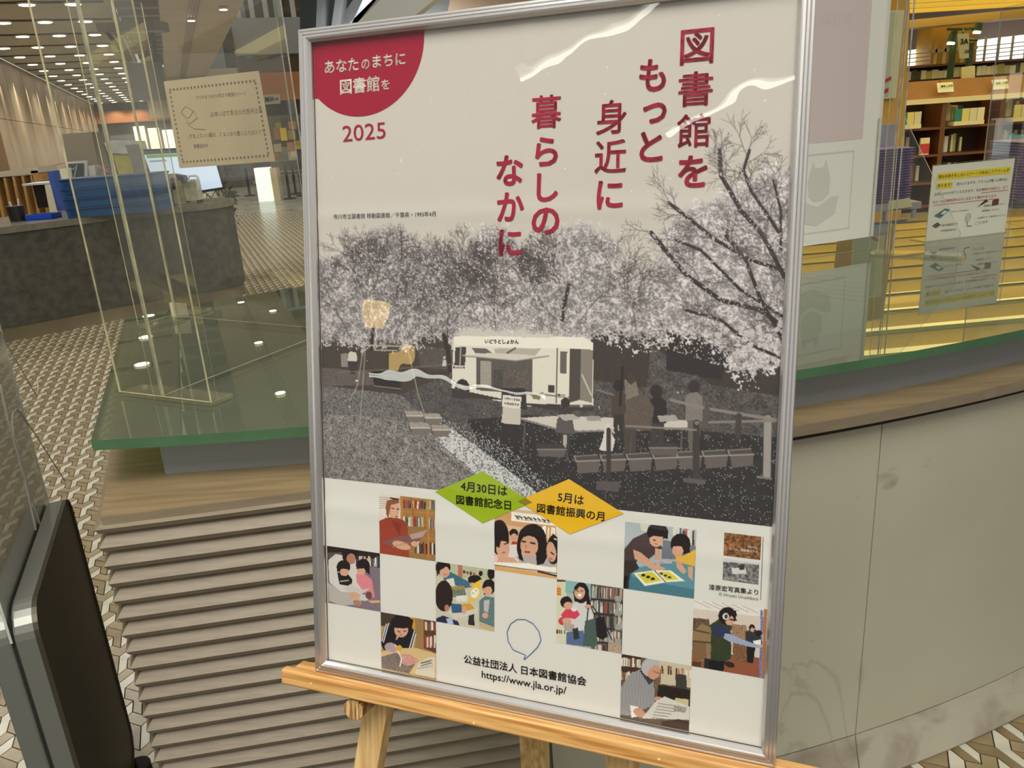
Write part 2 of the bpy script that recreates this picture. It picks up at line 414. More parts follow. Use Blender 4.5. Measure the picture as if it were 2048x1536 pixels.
# diagonal stair soffit above the poster
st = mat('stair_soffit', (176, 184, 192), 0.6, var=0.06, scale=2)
P0 = aty(715, 30, 8.0); P1 = aty(880, -40, 8.0)
s = MB(); s.prism([aty(700, 60, 8), aty(790, -30, 8), aty(905, -30, 8), aty(800, 55, 8)], (0, 0.25, 0)); o = s.build('trim_3', mat('stair_white', (232, 236, 232), 0.5)); tag(o, kind='structure')
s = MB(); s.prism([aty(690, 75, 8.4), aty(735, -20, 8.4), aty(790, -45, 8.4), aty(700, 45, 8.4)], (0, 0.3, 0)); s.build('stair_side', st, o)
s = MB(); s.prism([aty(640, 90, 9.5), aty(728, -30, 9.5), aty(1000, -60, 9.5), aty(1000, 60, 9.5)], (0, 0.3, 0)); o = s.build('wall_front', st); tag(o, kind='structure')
s = MB(); s.prism([aty(890, 50, 9.2), aty(900, 0, 9.2), aty(1500, -40, 9.2), aty(1500, 20, 9.2)], (0, 0.2, 0)); s.build('brown_panel', mat('panel_tan', (170, 146, 120), 0.6), o)
s = MB(); s.prism([aty(660, 70, 9.0), aty(676, -40, 9.0), aty(692, -40, 9.0), aty(678, 70, 9.0)], (0, 0.2, 0)); s.prism([aty(630, 90, 9.0), aty(636, -40, 9.0), aty(652, -40, 9.0), aty(648, 90, 9.0)], (0, 0.2, 0)); s.build('mullion', mat('mullion_grey', (0, 0, 0)), o)
s = MB(); s.prism([aty(735, 32, 8.9), aty(795, 30, 8.9), aty(795, 34, 8.9), aty(735, 36, 8.9)], (0, 0.03, 0)); s.build('handrail', mat('rail_bronze', (150, 140, 116), 0.5), o)
s = MB(); s.prism([aty(600, 100, 10.4), aty(600, -60, 10.4), aty(1020, -60, 10.4), aty(1020, 100, 10.4)], (0, 0.2, 0)); s.build('dark_glazing', mat('dark_glaz', (64, 74, 82), 0.3), o)

# ---- reading room on the right: louver ceiling with added glow, column, walls, windows, gallery
lum = mat('luminous_yellow', (255, 238, 152), 0.5, emit=2.3)  # glow put into the panels in place of hidden lamps lighting the louvers
fin = mat('fin_brown', (120, 86, 34), 0.6)
goldf = mat('fin_gold', (210, 180, 92), 0.5)
c2 = MB(); c2.box((2.2, 4.6, 2.90), (10.3, 0, 0), (0, 9.6, 0), (0, 0, 0.12)); rc = c2.build('ceiling', mat('recess_brown', (98, 84, 50), 0.7)); tag(rc, kind='structure')
s = MB(); s.box((2.2, 4.6, 2.35), (.12, 0, 0), (0, 9.6, 0), (0, 0, .55)); s.build('bulkhead', mat('bulkhead_tan', (176, 150, 104), 0.6), rc)  # unseen board added to keep the panels' glow off the hall side
ang = math.radians(4); LX = np.array([math.cos(ang), math.sin(ang), 0]); LY = np.array([-math.sin(ang), math.cos(ang), 0])
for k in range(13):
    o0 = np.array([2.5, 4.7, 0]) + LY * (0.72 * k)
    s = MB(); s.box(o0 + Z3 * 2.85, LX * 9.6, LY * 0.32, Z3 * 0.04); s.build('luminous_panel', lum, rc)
    s = MB(); s.box(o0 + LY * 0.34 + Z3 * 2.72, LX * 9.6, LY * 0.05, Z3 * 0.18); s.build('louver_fin', goldf, rc)
    s = MB(); s.box(o0 + LY * 0.52 + Z3 * 2.74, LX * 9.6, LY * 0.05, Z3 * 0.15); s.build('louver_fin', fin, rc)
ycol = mat('column_ochre', (190, 146, 50), 0.6, var=0.1, scale=2)
def slabpx(name, pts, y, t, m, parent=None, depth=1):
    s = MB(); s.prism([aty(px, py, y) for px, py in pts], (0, t, 0)); return s.build(name, m, parent)
YB = 14.5
s = MB(); s.box((-2.6, 16.0, 0), (5.6, 0, 0), (0, .2, 0), (0, 0, 5.5)); wm = s.build('wall_back', mat('wall_tan', (150, 132, 104), 0.6, var=.05, scale=1)); tag(wm, kind='structure')
wall_r = slabpx('wall_right', [(1400, 480), (1400, -60), (2600, -120), (2600, 420)], YB + 0.6, 0.2, mat('room_wall', (112, 96, 84), 0.7, var=0.1, scale=1)); tag(wall_r, kind='structure')
win = mat('window_daylight', (244, 250, 255), 0.5, emit=2.0)
w1 = slabpx('window_1', [(1795, 142), (1800, 104), (1865, 93), (1857, 141)], YB, 0.05, win); tag(w1, kind='structure')
w2 = slabpx('window_2', [(1950, 138), (1956, 80), (2200, 52), (2200, 118)], YB, 0.05, win); tag(w2, kind='structure')
railm = mat('rail_white', (196, 196, 184), 0.5)
for wv, x0, x1 in ((w1, 1796, 1864), (w2, 1950, 2200)):
    for k in range(4):
        ya = 112 + 8 * k; s = MB(); s.box(aty(x0, ya - (x0 - 1800) * 0.11, YB - 0.6), aty(x1, ya - (x1 - 1800) * 0.11, YB - 0.6) - aty(x0, ya - (x0 - 1800) * 0.11, YB - 0.6), Y3 * 0.04, Z3 * 0.014)
        s.build('rail', railm, wv)
for k in range(8):
    x = 1966 + 27 * k; s = MB(); s.box(aty(x, 132 - 0.05 * (x - 1966), YB - 0.55), X3 * 0.022, Y3 * 0.04, Z3 * 0.45); s.build('rail_post', railm, w2)
for k in range(4):
    x = 1868 + 18 * k; s = MB(); s.box(aty(x, 134, YB - 0.9), X3 * 0.03, Y3 * 0.04, Z3 * 0.42); s.build('rail_post', mat('rail_cream', (214, 196, 140), 0.5), w1)
s = MB(); s.box(aty(1860, 106, YB - 0.9), aty(1955, 98, YB - 0.9) - aty(1860, 106, YB - 0.9), Y3 * 0.04, Z3 * 0.05); s.build('rail', mat('rail_cream', (0, 0, 0)), w1)
colu = slabpx('trim_4', [(1858, 175), (1866, 35), (1958, 30), (1948, 175)], YB - 0.5, 0.5, ycol); tag(colu, kind='structure')
slabpx('beam', [(1740, 64), (1740, 48), (2120, 10), (2120, 28)], YB - 1.2, 0.4, mat('beam_cream', (214, 178, 104), 0.6), colu)
col2 = slabpx('trim_5', [(1725, 500), (1740, -40), (1822, -40), (1800, 500)], 6.2, 0.35, ycol); tag(col2, kind='structure')
slabpx('gallery_floor', [(1795, 160), (1796, 142), (2200, 112), (2200, 140)], YB - 0.4, 0.4, mat('gallery_brown', (110, 78, 44), 0.6), colu)
# ================================================================== INFORMATION COUNTER
CC = np.array([-0.317, 5.141])
def arc(Rr, x, z=0.0, c=CC):
    return np.array([x, c[1] - math.sqrt(Rr * Rr - (x - c[0]) ** 2), z])
wood = mat('ledge_wood', (142, 122, 90), 0.42, var=0.16, scale=5, stretch=(1.2, 14, 14), bump=0.05)
wood_side = mat('ledge_wood_edge', (134, 120, 98), 0.45, var=0.08, scale=6, stretch=(1, 12, 12))
slat_m = mat('slat_wood', (134, 122, 101), 0.5, var=0.10, scale=9, stretch=(0.8, 16, 16), bump=0.06)
slat_s = mat('slat_post', (140, 126, 108), 0.6, var=0.08, scale=6)
shadow = mat('gap_dark', (42, 34, 26), 0.8)
marble = mat('marble_grey', (186, 181, 159), 0.42, var=0.05, scale=2.3, bump=0.012, detail=8, spec=0.35)
def stone_marks(m, dirt=False):
    nt = m.node_tree; b = nt.nodes['Principled BSDF']; src = b.inputs['Base Color'].links[0].from_socket
    tc = nt.nodes.new('ShaderNodeTexCoord')
    def layer(src, scale, pos, col, fac, dist=0.0, stretch=(1, 1, 1), detail=6):
        mp = nt.nodes.new('ShaderNodeMapping'); mp.inputs['Scale'].default_value = stretch; nt.links.new(tc.outputs['Object'], mp.inputs[0])
        nz = nt.nodes.new('ShaderNodeTexNoise'); nz.inputs['Scale'].default_value = scale; nz.inputs['Detail'].default_value = detail; nz.inputs['Distortion'].default_value = dist; nt.links.new(mp.outputs[0], nz.inputs['Vector'])
        rp = nt.nodes.new('ShaderNodeValToRGB'); rp.color_ramp.elements[0].position = pos[0]; rp.color_ramp.elements[0].color = (0, 0, 0, 1); rp.color_ramp.elements[1].position = pos[1]; rp.color_ramp.elements[1].color = (fac, fac, fac, 1)
        if len(pos) > 2: e = rp.color_ramp.elements.new(pos[2]); e.color = (0, 0, 0, 1)
        nt.links.new(nz.outputs[0], rp.inputs[0]); mx = nt.nodes.new('ShaderNodeMix'); mx.data_type = 'RGBA'; mx.inputs[7].default_value = lin(col)
        nt.links.new(rp.outputs[0], mx.inputs[0]); nt.links.new(src, mx.inputs[6]); return mx.outputs[2]
    src = layer(src, 1.6, (0.492, 0.5, 0.508), (128, 120, 104), 0.3, 1.2, (1, 1, .45))      # hairline veins
    src = layer(src, 7.0, (0.68, 0.76), (110, 102, 88), 0.5, 0.6)                               # scuffs
    src = layer(src, 60.0, (0.74, 0.80), (84, 76, 64), 0.6)                                     # specks
    if dirt: src = layer(src, 5.0, (0.42, 0.66), (112, 98, 80), 0.75, 0.8, (1, 1, 2.0))
    nt.links.new(src, b.inputs['Base Color'])
marble_b = mat('marble_base', (170, 163, 144), 0.45, var=0.06, scale=3, bump=0.012, detail=8, spec=0.35)
stone_marks(marble); stone_marks(marble_b, True)
plinth_m = mat('plinth_grey', (128, 128, 132), 0.5, var=0.04, scale=3)
counter = thing('information_counter', 'curved information counter, wooden louvre slats on the left, grey marble on the right', 'counter', (0, 1.6, 0))
K0 = np.array([-0.695, 1.200]); SD = np.array([0.990, 0.139])     # straight slatted front
def front(x, off, z):
    """front outline of the counter; off > 0 towards the room"""
    if x < 0.02:
        p = K0 + SD * ((x - K0[0]) / SD[0]); n = np.array([0.139, -0.990])
        return np.array([*(p + n * off), z])
    p = arc(3.85, x)[:2]; n = (p - CC); n /= np.linalg.norm(n)
    return np.array([*(p + n * off), z])
xs = list(np.linspace(-0.695, 0.02, 6)) + list(np.linspace(0.12, 2.9, 30))
KB = np.array([-1.17, 2.43])
# ledge (top board) follows the outline; side run back along the hall
def ledge(z0, z1, off, depth, m, name, mats=None, top_only=False):
    mb = MB(); rows = []
    for x in xs:
        a = front(x, off, 0); n = front(x, off + 1, 0) - a
        q = a - n * depth
        if x == xs[0]:
            a = np.array([K0[0] - off * 0.9, K0[1] - off, 0]); q = a + np.array([0.09, 1.0, 0]) * depth * 0.95
        rows.append([(a[0], a[1], z0), (a[0], a[1], z1), (q[0], q[1], z1), (q[0], q[1], z0)])
    mb.strip(rows, 0, closed=True)
    mb.f.append([0, 1, 2, 3]); mb.mi.append(0)
    return mb.build(name, m, counter)
ledge(0.8975, 0.920, 0.0, 0.20, wood, 'ledge')
ledge(0.885, 0.8975, -0.012, 0.15, shadow, 'shadow_gap')
ledge(0.8972, 0.9192, 0.0009, 0.02, wood_side, 'ledge_edge')
s = MB(); s.prism([(-0.698, 1.2, 0.895), (-0.50, 1.23, 0.895), (-0.97, 2.43, 0.895), (-1.17, 2.43, 0.895)], (0, 0, 0.0245)); s.build('side_ledge', wood, counter)
# slats: tilted boards, mitred at the corner, the top one wider
KS = np.array([-0.708, 1.19])
SLX = 0.0
def slat(z, proj_, drop, th):
    """one louvre: front run + side run as one mitred board"""
    n = np.array([0.139, -0.990]); sdir = np.array([D2[0], D2[1]]); ns = np.array([-0.933, -0.359])
    def ring(c, L1):
        return c
    mb = MB(); k = KS
    def corner(inset_):
        # intersection of front line moved in by inset_ and side line moved in by inset_
        a = k - n * inset_; b = k - ns * inset_
        A = np.array([[SD[0], -sdir[0]], [SD[1], -sdir[1]]]); t = np.linalg.solve(A, b - a)
        return a + SD * t[0]
    co, ci = corner(0.0), corner(proj_); cu, ci2 = corner(0.005), corner(proj_ + .001)
    L = (SLX - k[0]) / SD[0]
    fo, fi = k + SD * L, k - n * proj_ + SD * L
    so, si = k + sdir * 1.28, k - ns * proj_ + sdir * 1.28
    zo, zi = z, z + drop
    def P(q, zz): return (q[0], q[1], zz)
    fu, su = k - n * .005 + SD * L, k - ns * .005 + sdir * 1.28
    mb.strip([[P(fo, zo), P(fi, zi), P(fi, zi - th - .004), P(fu, zo - th)], [P(co, zo), P(ci, zi), P(ci, zi - th - .004), P(cu, zo - th)],
              [P(so, zo), P(si, zi), P(si, zi - th - .004), P(su, zo - th)]], closed=True)
    mb.f.append([0, 1, 2, 3]); mb.mi.append(0); n0 = 8; mb.f.append([n0 + 3, n0 + 2, n0 + 1, n0]); mb.mi.append(0)
    return mb.build('slat', slat_m, counter)
for i in range(26):
    z = 0.8665 - 0.0343 * (i - 1)
    if z < 0.03: break
    slat(z - (0.026 if i == 0 else 0.0) * 0, 0.025 if i else 0.012, 0.0285 if i else 0.006, 0.0095)
s = MB()
bk = np.array([[-0.655, 1.252], [0.02, 1.347]])
s.prism([(-0.655, 1.252, 0.02), (0.03, 1.348, 0.02), (0.03, 1.52, 0.02), (-0.60, 1.42, 0.02), (-0.98, 2.40, 0.02), (-1.10, 2.40, 0.02)], (0, 0, 0.865)); s.build('slat_backing', slat_s, counter)
# marble panels on the curved part, with a recessed base course
xj = [0.03, 0.735, 1.44, 2.15, 2.85]
for a, b in zip(xj[:-1], xj[1:]):
    for z0, z1, nm in ((0.1065, 0.874, 'marble_panel'), (0.0, 0.1025, 'base_panel')):
        m = MB(); rows = []
        for x in np.linspace(a + 0.0012, b - 0.0012, 9):
            if nm == 'base_panel':
                prof = [(3.817, 0.1025), (3.824, 0.085), (3.838, 0.055), (3.853, 0.025), (3.860, 0.010), (3.856, 0.0), (3.70, 0.0), (3.70, 0.1025)]
            else:
                prof = [(3.817, z0), (3.817, z1), (3.78, z1), (3.78, z0)]
            rows.append([arc(rr, x if rr > 3.8 else CC[0] + (x - CC[0]) * rr / 3.817, zz) for rr, zz in prof])
        m.strip(rows, closed=True); c = len(rows[0]); m.f.append(list(range(c))); m.mi.append(0); nn = len(m.v) - c; m.f.append([nn + i for i in range(c)][::-1]); m.mi.append(0)
        m.build(nm, marble if nm == 'marble_panel' else marble_b, counter)
m = MB(); m.strip([[arc(3.79, x, 0.0), arc(3.79, x, 0.89), arc(3.6, x, 0.89), arc(3.6, x, 0.0)] for x in np.linspace(0.0, 2.9, 24)], closed=True); m.build('counter_core', shadow, counter)
# grey plinth under the glass
bp = [(-0.653, 1.362), (-0.38, 1.368), (0.0, 1.392)] + [tuple(arc(3.765, x)[:2]) for x in np.linspace(0.2, 2.8, 16)]
backp = [(2.8, 3.45), (1.7, 3.05), (0.8, 2.85), (0, 2.75), (-0.66, 2.45), (-1.02, 2.20)]
pl = MB(); pl.prism([(x, y, 0.92) for x, y in bp] + [(x, y, 0.92) for x, y in backp], (0, 0, 0.074)); pl.build('plinth', plinth_m, counter)

# glass worktop
gl_m = clear('counter_glass', tint=(200, 212, 190), ior=1.5, haze=0.27, hazecol=(146, 152, 130), rough=0.0)
ge_m = mat('glass_edge_green', (78, 112, 80), 0.15, var=0.1, scale=10)
GC = np.array([-0.499, 5.747])
gf = [(x, GC[1] - math.sqrt(4.455 ** 2 - (x - GC[0]) ** 2)) for x in np.linspace(-0.738, 2.9, 34)]
gb = [(3.0, 3.98), (2.29, 3.532), (1.645, 3.213), (0.9, 3.0), (0.2, 2.88), (-0.3, 2.80), (-0.66, 2.658), (-0.9, 2.50), (-1.134, 2.331)]
g = MB(); poly = [(x, y, 1.0012) for x, y in gf] + [(x, y, 1.0012) for x, y in gb]
g.prism(poly, (0, 0, 0.0188), 0, side=1)
glass_top = g.build('glass_worktop', [gl_m, ge_m]); tag(glass_top, 'thick green-edged glass worktop lying on the grey plinth of the curved counter', 'glass top')
for t in g.mi[:0]: pass
# papers under the glass on the right
pap = mat('paper_cream', (226, 222, 200), 0.7)
def flat_poly(name, pts, m, label=None, cat=None, parent=None, ext=(0, 0, 0.001)):
    s = MB(); s.prism(pts, ext); o = s.build(name, m, parent)
    if label: tag(o, label, cat)
    return o
z_ = 0.9965
shp = thing('floor_guide_sheet', 'large pale sheet with green stripes lying under the counter glass right of the poster', 'paper', az(1665, 610, z_))
flat_poly('sheet', [az(1500, 700, z_), az(1737, 655, z_), az(1742, 533, z_), az(1500, 560, z_)], pap, parent=shp, ext=(0, 0, 0.0006))
for k in range(6):
    y0 = 548 + 9 * k
    flat_poly('green_stripe', [az(1600 + 6 * k, y0, z_ + 0.001), az(1712 + 4 * k, y0 + 12, z_ + 0.001), az(1714 + 4 * k, y0 + 9, z_ + 0.001), az(1603 + 6 * k, y0 - 3, z_ + 0.001)], mat('stripe_green', (96, 140, 112), 0.6), parent=shp, ext=(0, 0, 0.0003))

# ------------------------------------------------------------------ acrylic guards
acr = clear('acrylic', tint=(252, 252, 250), ior=1.40, haze=0.008, hazecol=(210, 212, 200))
edge_y = mat('acrylic_edge_lit', (188, 182, 142), 0.25, var=0.25, scale=25)  # yellow light in the cut edges put into the colour
edge_g = mat('acrylic_edge', (160, 160, 146), 0.25, var=0.2, scale=30)
foot_m = clear('acrylic_foot', tint=(240, 240, 228), ior=1.5, haze=0.12, hazecol=(210, 208, 180))
def pane(parent, name, poly, n, th=0.004, ez=edge_g):
    """clear sheet with visible cut edges; poly is a planar list, n its normal"""
    n = np.array(n, float) / np.linalg.norm(n)
    s = MB(); s.prism([np.array(p) - n * th / 2 for p in poly], n * th, 0, side=1); return s.build(name, [acr, ez], parent)
GZ = 1.0205
def guard(label, F0, F1, main_base, main_dir, main_len, H, fin_poly=None, fw=0.055):
    F0 = np.array([*F0, GZ]); F1 = np.array([*F1, GZ]); L = F1 - F0; ln = np.linalg.norm(L); l = L / ln; md = np.array([*main_dir, 0.0]); md /= np.linalg.norm(md)
    t = thing('sneeze_guard', label, 'screen', (F0 + F1) / 2, 'clear acrylic guards on the counter glass')
    s = MB(); s.box(F0, L, md * fw, Z3 * 0.009, 0); s.build('foot', [foot_m], t, bevel=0.0012, seg=1)
    s = MB(); s.tube([F0 + l * 0.03 + md * fw * .65 + Z3 * 0.009, F0 + l * 0.03 + md * fw * .65 + Z3 * 0.012], 0.006, 10); s.build('screw', mat('screw_steel', (200, 196, 180), 0.25, metal=0.8), t)
    z0 = Z3 * 0.0095
    pane(t, 'end_fin', [F0 + z0, F1 + z0, F1 + z0 + Z3 * H, F0 + z0 + Z3 * H], md, ez=edge_y)
    B = np.array([*main_base, GZ]) + z0
    pane(t, 'main_pane', [B, B + md * main_len, B + md * main_len + Z3 * H, B + Z3 * H], l, ez=edge_g)
    s = MB(); s.box(B - l * 0.003, l * 0.006, md * 0.004, Z3 * H); s.build('glued_corner', edge_y, t)
    return t
guard('clear acrylic guard at the front left of the counter glass', (-0.797, 1.548), (-0.573, 1.436), (-0.691, 1.497), (0.483, 0.875), 0.50, 0.90)
g2 = guard('clear acrylic guard at the back left of the glass, carrying the taped notice', (-1.022, 2.165), (-0.924, 2.372), (-0.955, 2.26), (0.861, -0.509), 0.56, 0.835)
g3 = thing('sneeze_guard', 'clear acrylic guard with sloping side wing right of the frame, carrying the white poster', 'screen', (1.22, 2.56, GZ), 'clear acrylic guards on the counter glass')
b0, b1, b2 = np.array([1.200, 2.590, GZ]), np.array([1.244, 2.515, GZ]), np.array([1.358, 2.350, GZ])
pane(g3, 'side_wing', [b0, b2, [1.357, 2.350, 1.097], [1.244, 2.515, 1.43], [1.200, 2.590, 1.43]], np.cross(b2 - b0, Z3), ez=edge_g)
pane(g3, 'tall_fin', [[1.212, 2.553, GZ], [1.231, 2.520, GZ], [1.231, 2.520, 1.93], [1.212, 2.553, 1.93]], (0.86, 0.5, 0), ez=edge_y)
pane(g3, 'main_pane', [np.array([1.214, 2.61, GZ]) - E3 * 0.6, np.array([1.214, 2.61, GZ]), np.array([1.214, 2.61, 1.93]), np.array([1.214, 2.61, 1.93]) - E3 * 0.6], D3)
s = MB(); s.box(np.array([1.16, 2.50, GZ]), np.array([0.20, -0.165, 0]), np.array([0.04, 0.05, 0]), Z3 * 0.008); s.build('foot', foot_m, g3)
for k, (dx, dy) in enumerate(((0, 0), (0.012, -0.02))):
    s = MB(); p = np.array([1.226 + dx, 2.525 + dy, GZ]); s.tube([p, p + Z3 * 0.93], 0.0022, 6); s.build('edge_strip', edge_g, g3)
g4 = thing('sneeze_guard', 'narrow clear acrylic guard standing alone at the back right of the counter glass', 'screen', az(1960, 430, GZ), 'clear acrylic guards on the counter glass')
q0, q1 = az(1955, 432, GZ), az(2120, 470, GZ)
pane(g4, 'main_pane', [q0, q1, q1 + Z3 * 0.75, q0 + Z3 * 0.75], np.cross(q1 - q0, Z3))

# ------------------------------------------------------------------ paper things on the counter
ink_d = mat('ink_dark', (60, 56, 54), 0.6); ink_g = mat('ink_faded', (112, 102, 82), 0.7); ink_r = mat('ink_red', (176, 52, 52), 0.6); hl_y = mat('highlight_yellow', (238, 216, 40), 0.6)
note_m = mat('note_paper', (188, 172, 138), 0.75, var=0.05, scale=9)
# taped notice seen from behind (writing mirrored, faded through the paper)
nP = [np.array(p) for p in ((-0.809, 2.132, 1.648), (-0.526, 1.965, 1.645), (-0.519, 1.960, 1.445), (-0.811, 2.133, 1.439))]
nU = (nP[1] - nP[0]); nU = nU / np.linalg.norm(nU); nN = np.cross(nU, Z3); nN = nN / np.linalg.norm(nN)   # towards the camera
nt_ = thing('taped_notice', 'square cream notice taped to the back left guard, its writing showing through mirrored', 'notice', nP[3])
s = MB(); s.prism([p - nN * 0.0095 + nN * 0.013 for p in nP], nN * 0.0006); s.build('paper', note_m, nt_)
nV = Z3
def on_note(a, b): # a 0..1 right, b 0..1 down
    return (nP[0] * (1 - a) + nP[1] * a) * (1 - b) + (nP[3] * (1 - a) + nP[2] * a) * b + nN * 0.0044
wN = np.linalg.norm(nP[1] - nP[0])
s = MB()
for txt, a, b, w in (('シートが破損する恐れがありますので', .58, .22, .52), ('貸出手続きのお済でない本は、', .70, .42, .55), ('ガラス台の上に置かないよう、お願いいたします。', .56, .65, .82), ('中央図書館', .28, .76, .16)):
    add_text(s, txt, on_note(a, b), nU, Z3, w * wN, mirror=True)
s.build('mirrored_writing', ink_g, nt_)
s = MB()
for k in range(24):
    for b in (.10, .93):
        c = on_note(.06 + .88 * k / 23, b); s.cbox(c, nU * .0055, nN * .0004, Z3 * .005)
for k in range(16):
    for a in (.05, .95):
        c = on_note(a, .13 + .77 * k / 15); s.cbox(c, nU * .005, nN * .0004, Z3 * .005)
s.build('dotted_border', ink_g, nt_)
s = MB()
for pts in ([(.13, .36), (.19, .30), (.27, .36), (.20, .44), (.13, .36)], [(.13, .36), (.20, .50), (.30, .44)], [(.16, .48), (.24, .56), (.36, .58)], [(.27, .36), (.30, .44)]):
    for p, q in zip(pts[:-1], pts[1:]): s.tube([on_note(*p), on_note(*q)], .0006, 4)
s.build('book_sketch', ink_g, nt_)
# small cream card by the rear foot
c0 = az(345, 636, GZ)
s = MB(); P = [c0 + Z3 * 0.003, az(376, 636, GZ) + Z3 * 0.003]; P[1][2] = P[0][2]; dv = (P[1] - P[0]); dv = dv / np.linalg.norm(dv) * 0.057
s.prism([P[0], P[0] + dv, P[0] + dv + Z3 * .041, P[0] + Z3 * .043], np.cross(dv, Z3) / np.linalg.norm(dv) * 0.0015); o = s.build('blank_card', mat('card_cream', (214, 206, 176), 0.6)); tag(o, 'small blank cream card standing at the foot of the back left guard', 'card')

# white poster on the right guard: pale pink upper field, framed drawing of an eared reader below
pP = np.array([1.212, 2.603, 1.063]); pw, ph = 0.75, 0.90; pN = np.cross(E3, Z3)     # towards camera
pp = thing('white_poster', 'pale white and pink poster on the acrylic guard just right of the aluminium frame', 'poster', pP)
def on_pp(a, b, o=0.0): return pP - E3 * (pw * (1 - a)) + Z3 * (ph * (1 - b)) + pN * (0.004 + o)
s = MB(); s.prism([on_pp(0, 0), on_pp(1, 0), on_pp(1, 1), on_pp(0, 1)], pN * 0.0008); s.build('sheet', mat('poster_white', (226, 224, 212), 0.35), pp)
def fld(name, a0, b0_, a1, b1_, m, o=.0012): s = MB(); s.prism([on_pp(a0, b0_, o), on_pp(a1, b0_, o), on_pp(a1, b1_, o), on_pp(a0, b1_, o)], pN * 0.0003); return s.build(name, m, pp)
fld('pink_field', .02, .20, .90, .655, mat('field_pink', (208, 192, 186), 0.5))
fld('cream_strip', .0, .0, .985, .185, mat('strip_cream', (228, 208, 176), 0.5))
s = MB(); add_text(s, 'をはじめ', on_pp(.70, .27, .0018), E3, Z3, .16); s.build('pale_lettering', mat('field_grey', (196, 188, 184), 0.5), pp)
gp = mat('print_grey', (205, 203, 193), 0.5)
s = MB()
for a0, b0_, a1, b1_ in ((.30, .69, .86, .695), (.30, .955, .86, .96), (.855, .69, .86, .96)): s.prism([on_pp(a0, b0_, .0012), on_pp(a1, b0_, .0012), on_pp(a1, b1_, .0012), on_pp(a0, b1_, .0012)], pN * .0003)
s.build('drawing_border', gp, pp)
s = MB(); s.prism([on_pp(a, b, .0012) for a, b in ((.63, .83), (.625, .78), (.635, .745), (.648, .715), (.66, .738), (.70, .738), (.715, .712), (.728, .745), (.742, .78), (.738, .83), (.70, .85), (.66, .85))], pN * .0003)
s.prism([on_pp(a, b, .0013) for a, b in ((.50, .845), (.60, .845), (.68, .87), (.75, .84), (.79, .84), (.775, .90), (.68, .935), (.55, .91))], pN * .0003)
s.build('reader_drawing', gp, pp)

# alarm notice in an upright holder on the right
sP = [az(1851, 484, GZ), az(2009, 465, GZ)]; sU = sP[1] - sP[0]; sW = np.linalg.norm(sU); sU = sU / sW; sN = np.cross(sU, Z3)
sP[0][2] = sP[1][2] = GZ; sH = 0.248
sg = thing('alarm_notice', 'white notice with yellow highlighted heading in a clear holder on the counter glass', 'sign', (sP[0] + sP[1]) / 2)
s = MB(); s.prism([sP[0], sP[1], sP[1] + Z3 * sH + sU * .004, sP[0] + Z3 * sH], sN * -.0012); s.build('sheet', mat('sign_white', (232, 230, 216), 0.35), sg)
pane(sg, 'holder', [sP[0] + sN * .004 - sU * .004, sP[1] + sN * .004 + sU * .012, sP[1] + sN * .004 + sU * .014 + Z3 * (sH + .004), sP[0] + sN * .004 - sU * .004 + Z3 * (sH + .004)], sN, 0.002)
s = MB(); s.box(sP[0] - sU * .004, sU * (sW + .014), -sN * .07, Z3 * .003); s.build('holder_foot', foot_m, sg)
def on_s(a, b, o=.0008): return sP[0] + sU * (a * sW) + Z3 * ((1 - b) * sH) + sN * o
s = MB()
for a0, b0_, a1, b1_ in ((.06, .105, .97, .195), (.06, .225, .26, .31)): s.prism([on_s(a0, b0_), on_s(a1, b0_), on_s(a1, b1_), on_s(a0, b1_)], sN * .0003)
s.build('yellow_highlight', hl_y, sg)
s = MB(); add_text(s, '貸出手続きをしないとゲートが反応してアラームが', on_s(.515, .15, .0014), sU, Z3, .88 * sW, bold=.01); add_text(s, '鳴ります！', on_s(.16, .268, .0014), sU, Z3, .18 * sW, bold=.01)
s.build('brown_heading', mat('ink_brown', (128, 76, 20), 0.6), sg)
s = MB(); add_text(s, '恐れ入りますが、アラームが鳴った場合は、', on_s(.63, .268), sU, Z3, .64 * sW); add_text(s, 'お声をかけさせていただきます。なお', on_s(.34, .375), sU, Z3, .58 * sW)
for txt, a, b, w in (('ビデオテープやDVDなど', .38, .63, .24), ('他の図書館の本', .28, .80, .2), ('大学図書館等の本', .27, .875, .2), ('金属製の傘・鍵・カバン', .82, .60, .27), ('携帯電話・パソコン', .78, .665, .22), ('IC定期券やカード類が反応することも', .80, .755, .36), ('ございます', .68, .82, .16)): add_text(s, txt, on_s(a, b), sU, Z3, w * sW)
s.build('dark_lettering', ink_d, sg)
s = MB(); add_text(s, '機械の仕組み上、以下', on_s(.80, .375), sU, Z3, .33 * sW); add_text(s, 'のような図書館資料以外に反応する場合があります。', on_s(.44, .475), sU, Z3, .80 * sW)
s.prism([on_s(.635, .415), on_s(.975, .415), on_s(.975, .421), on_s(.635, .421)], sN * .0003); s.prism([on_s(.05, .515), on_s(.84, .515), on_s(.84, .521), on_s(.05, .521)], sN * .0003)
s.build('red_lettering', ink_r, sg)
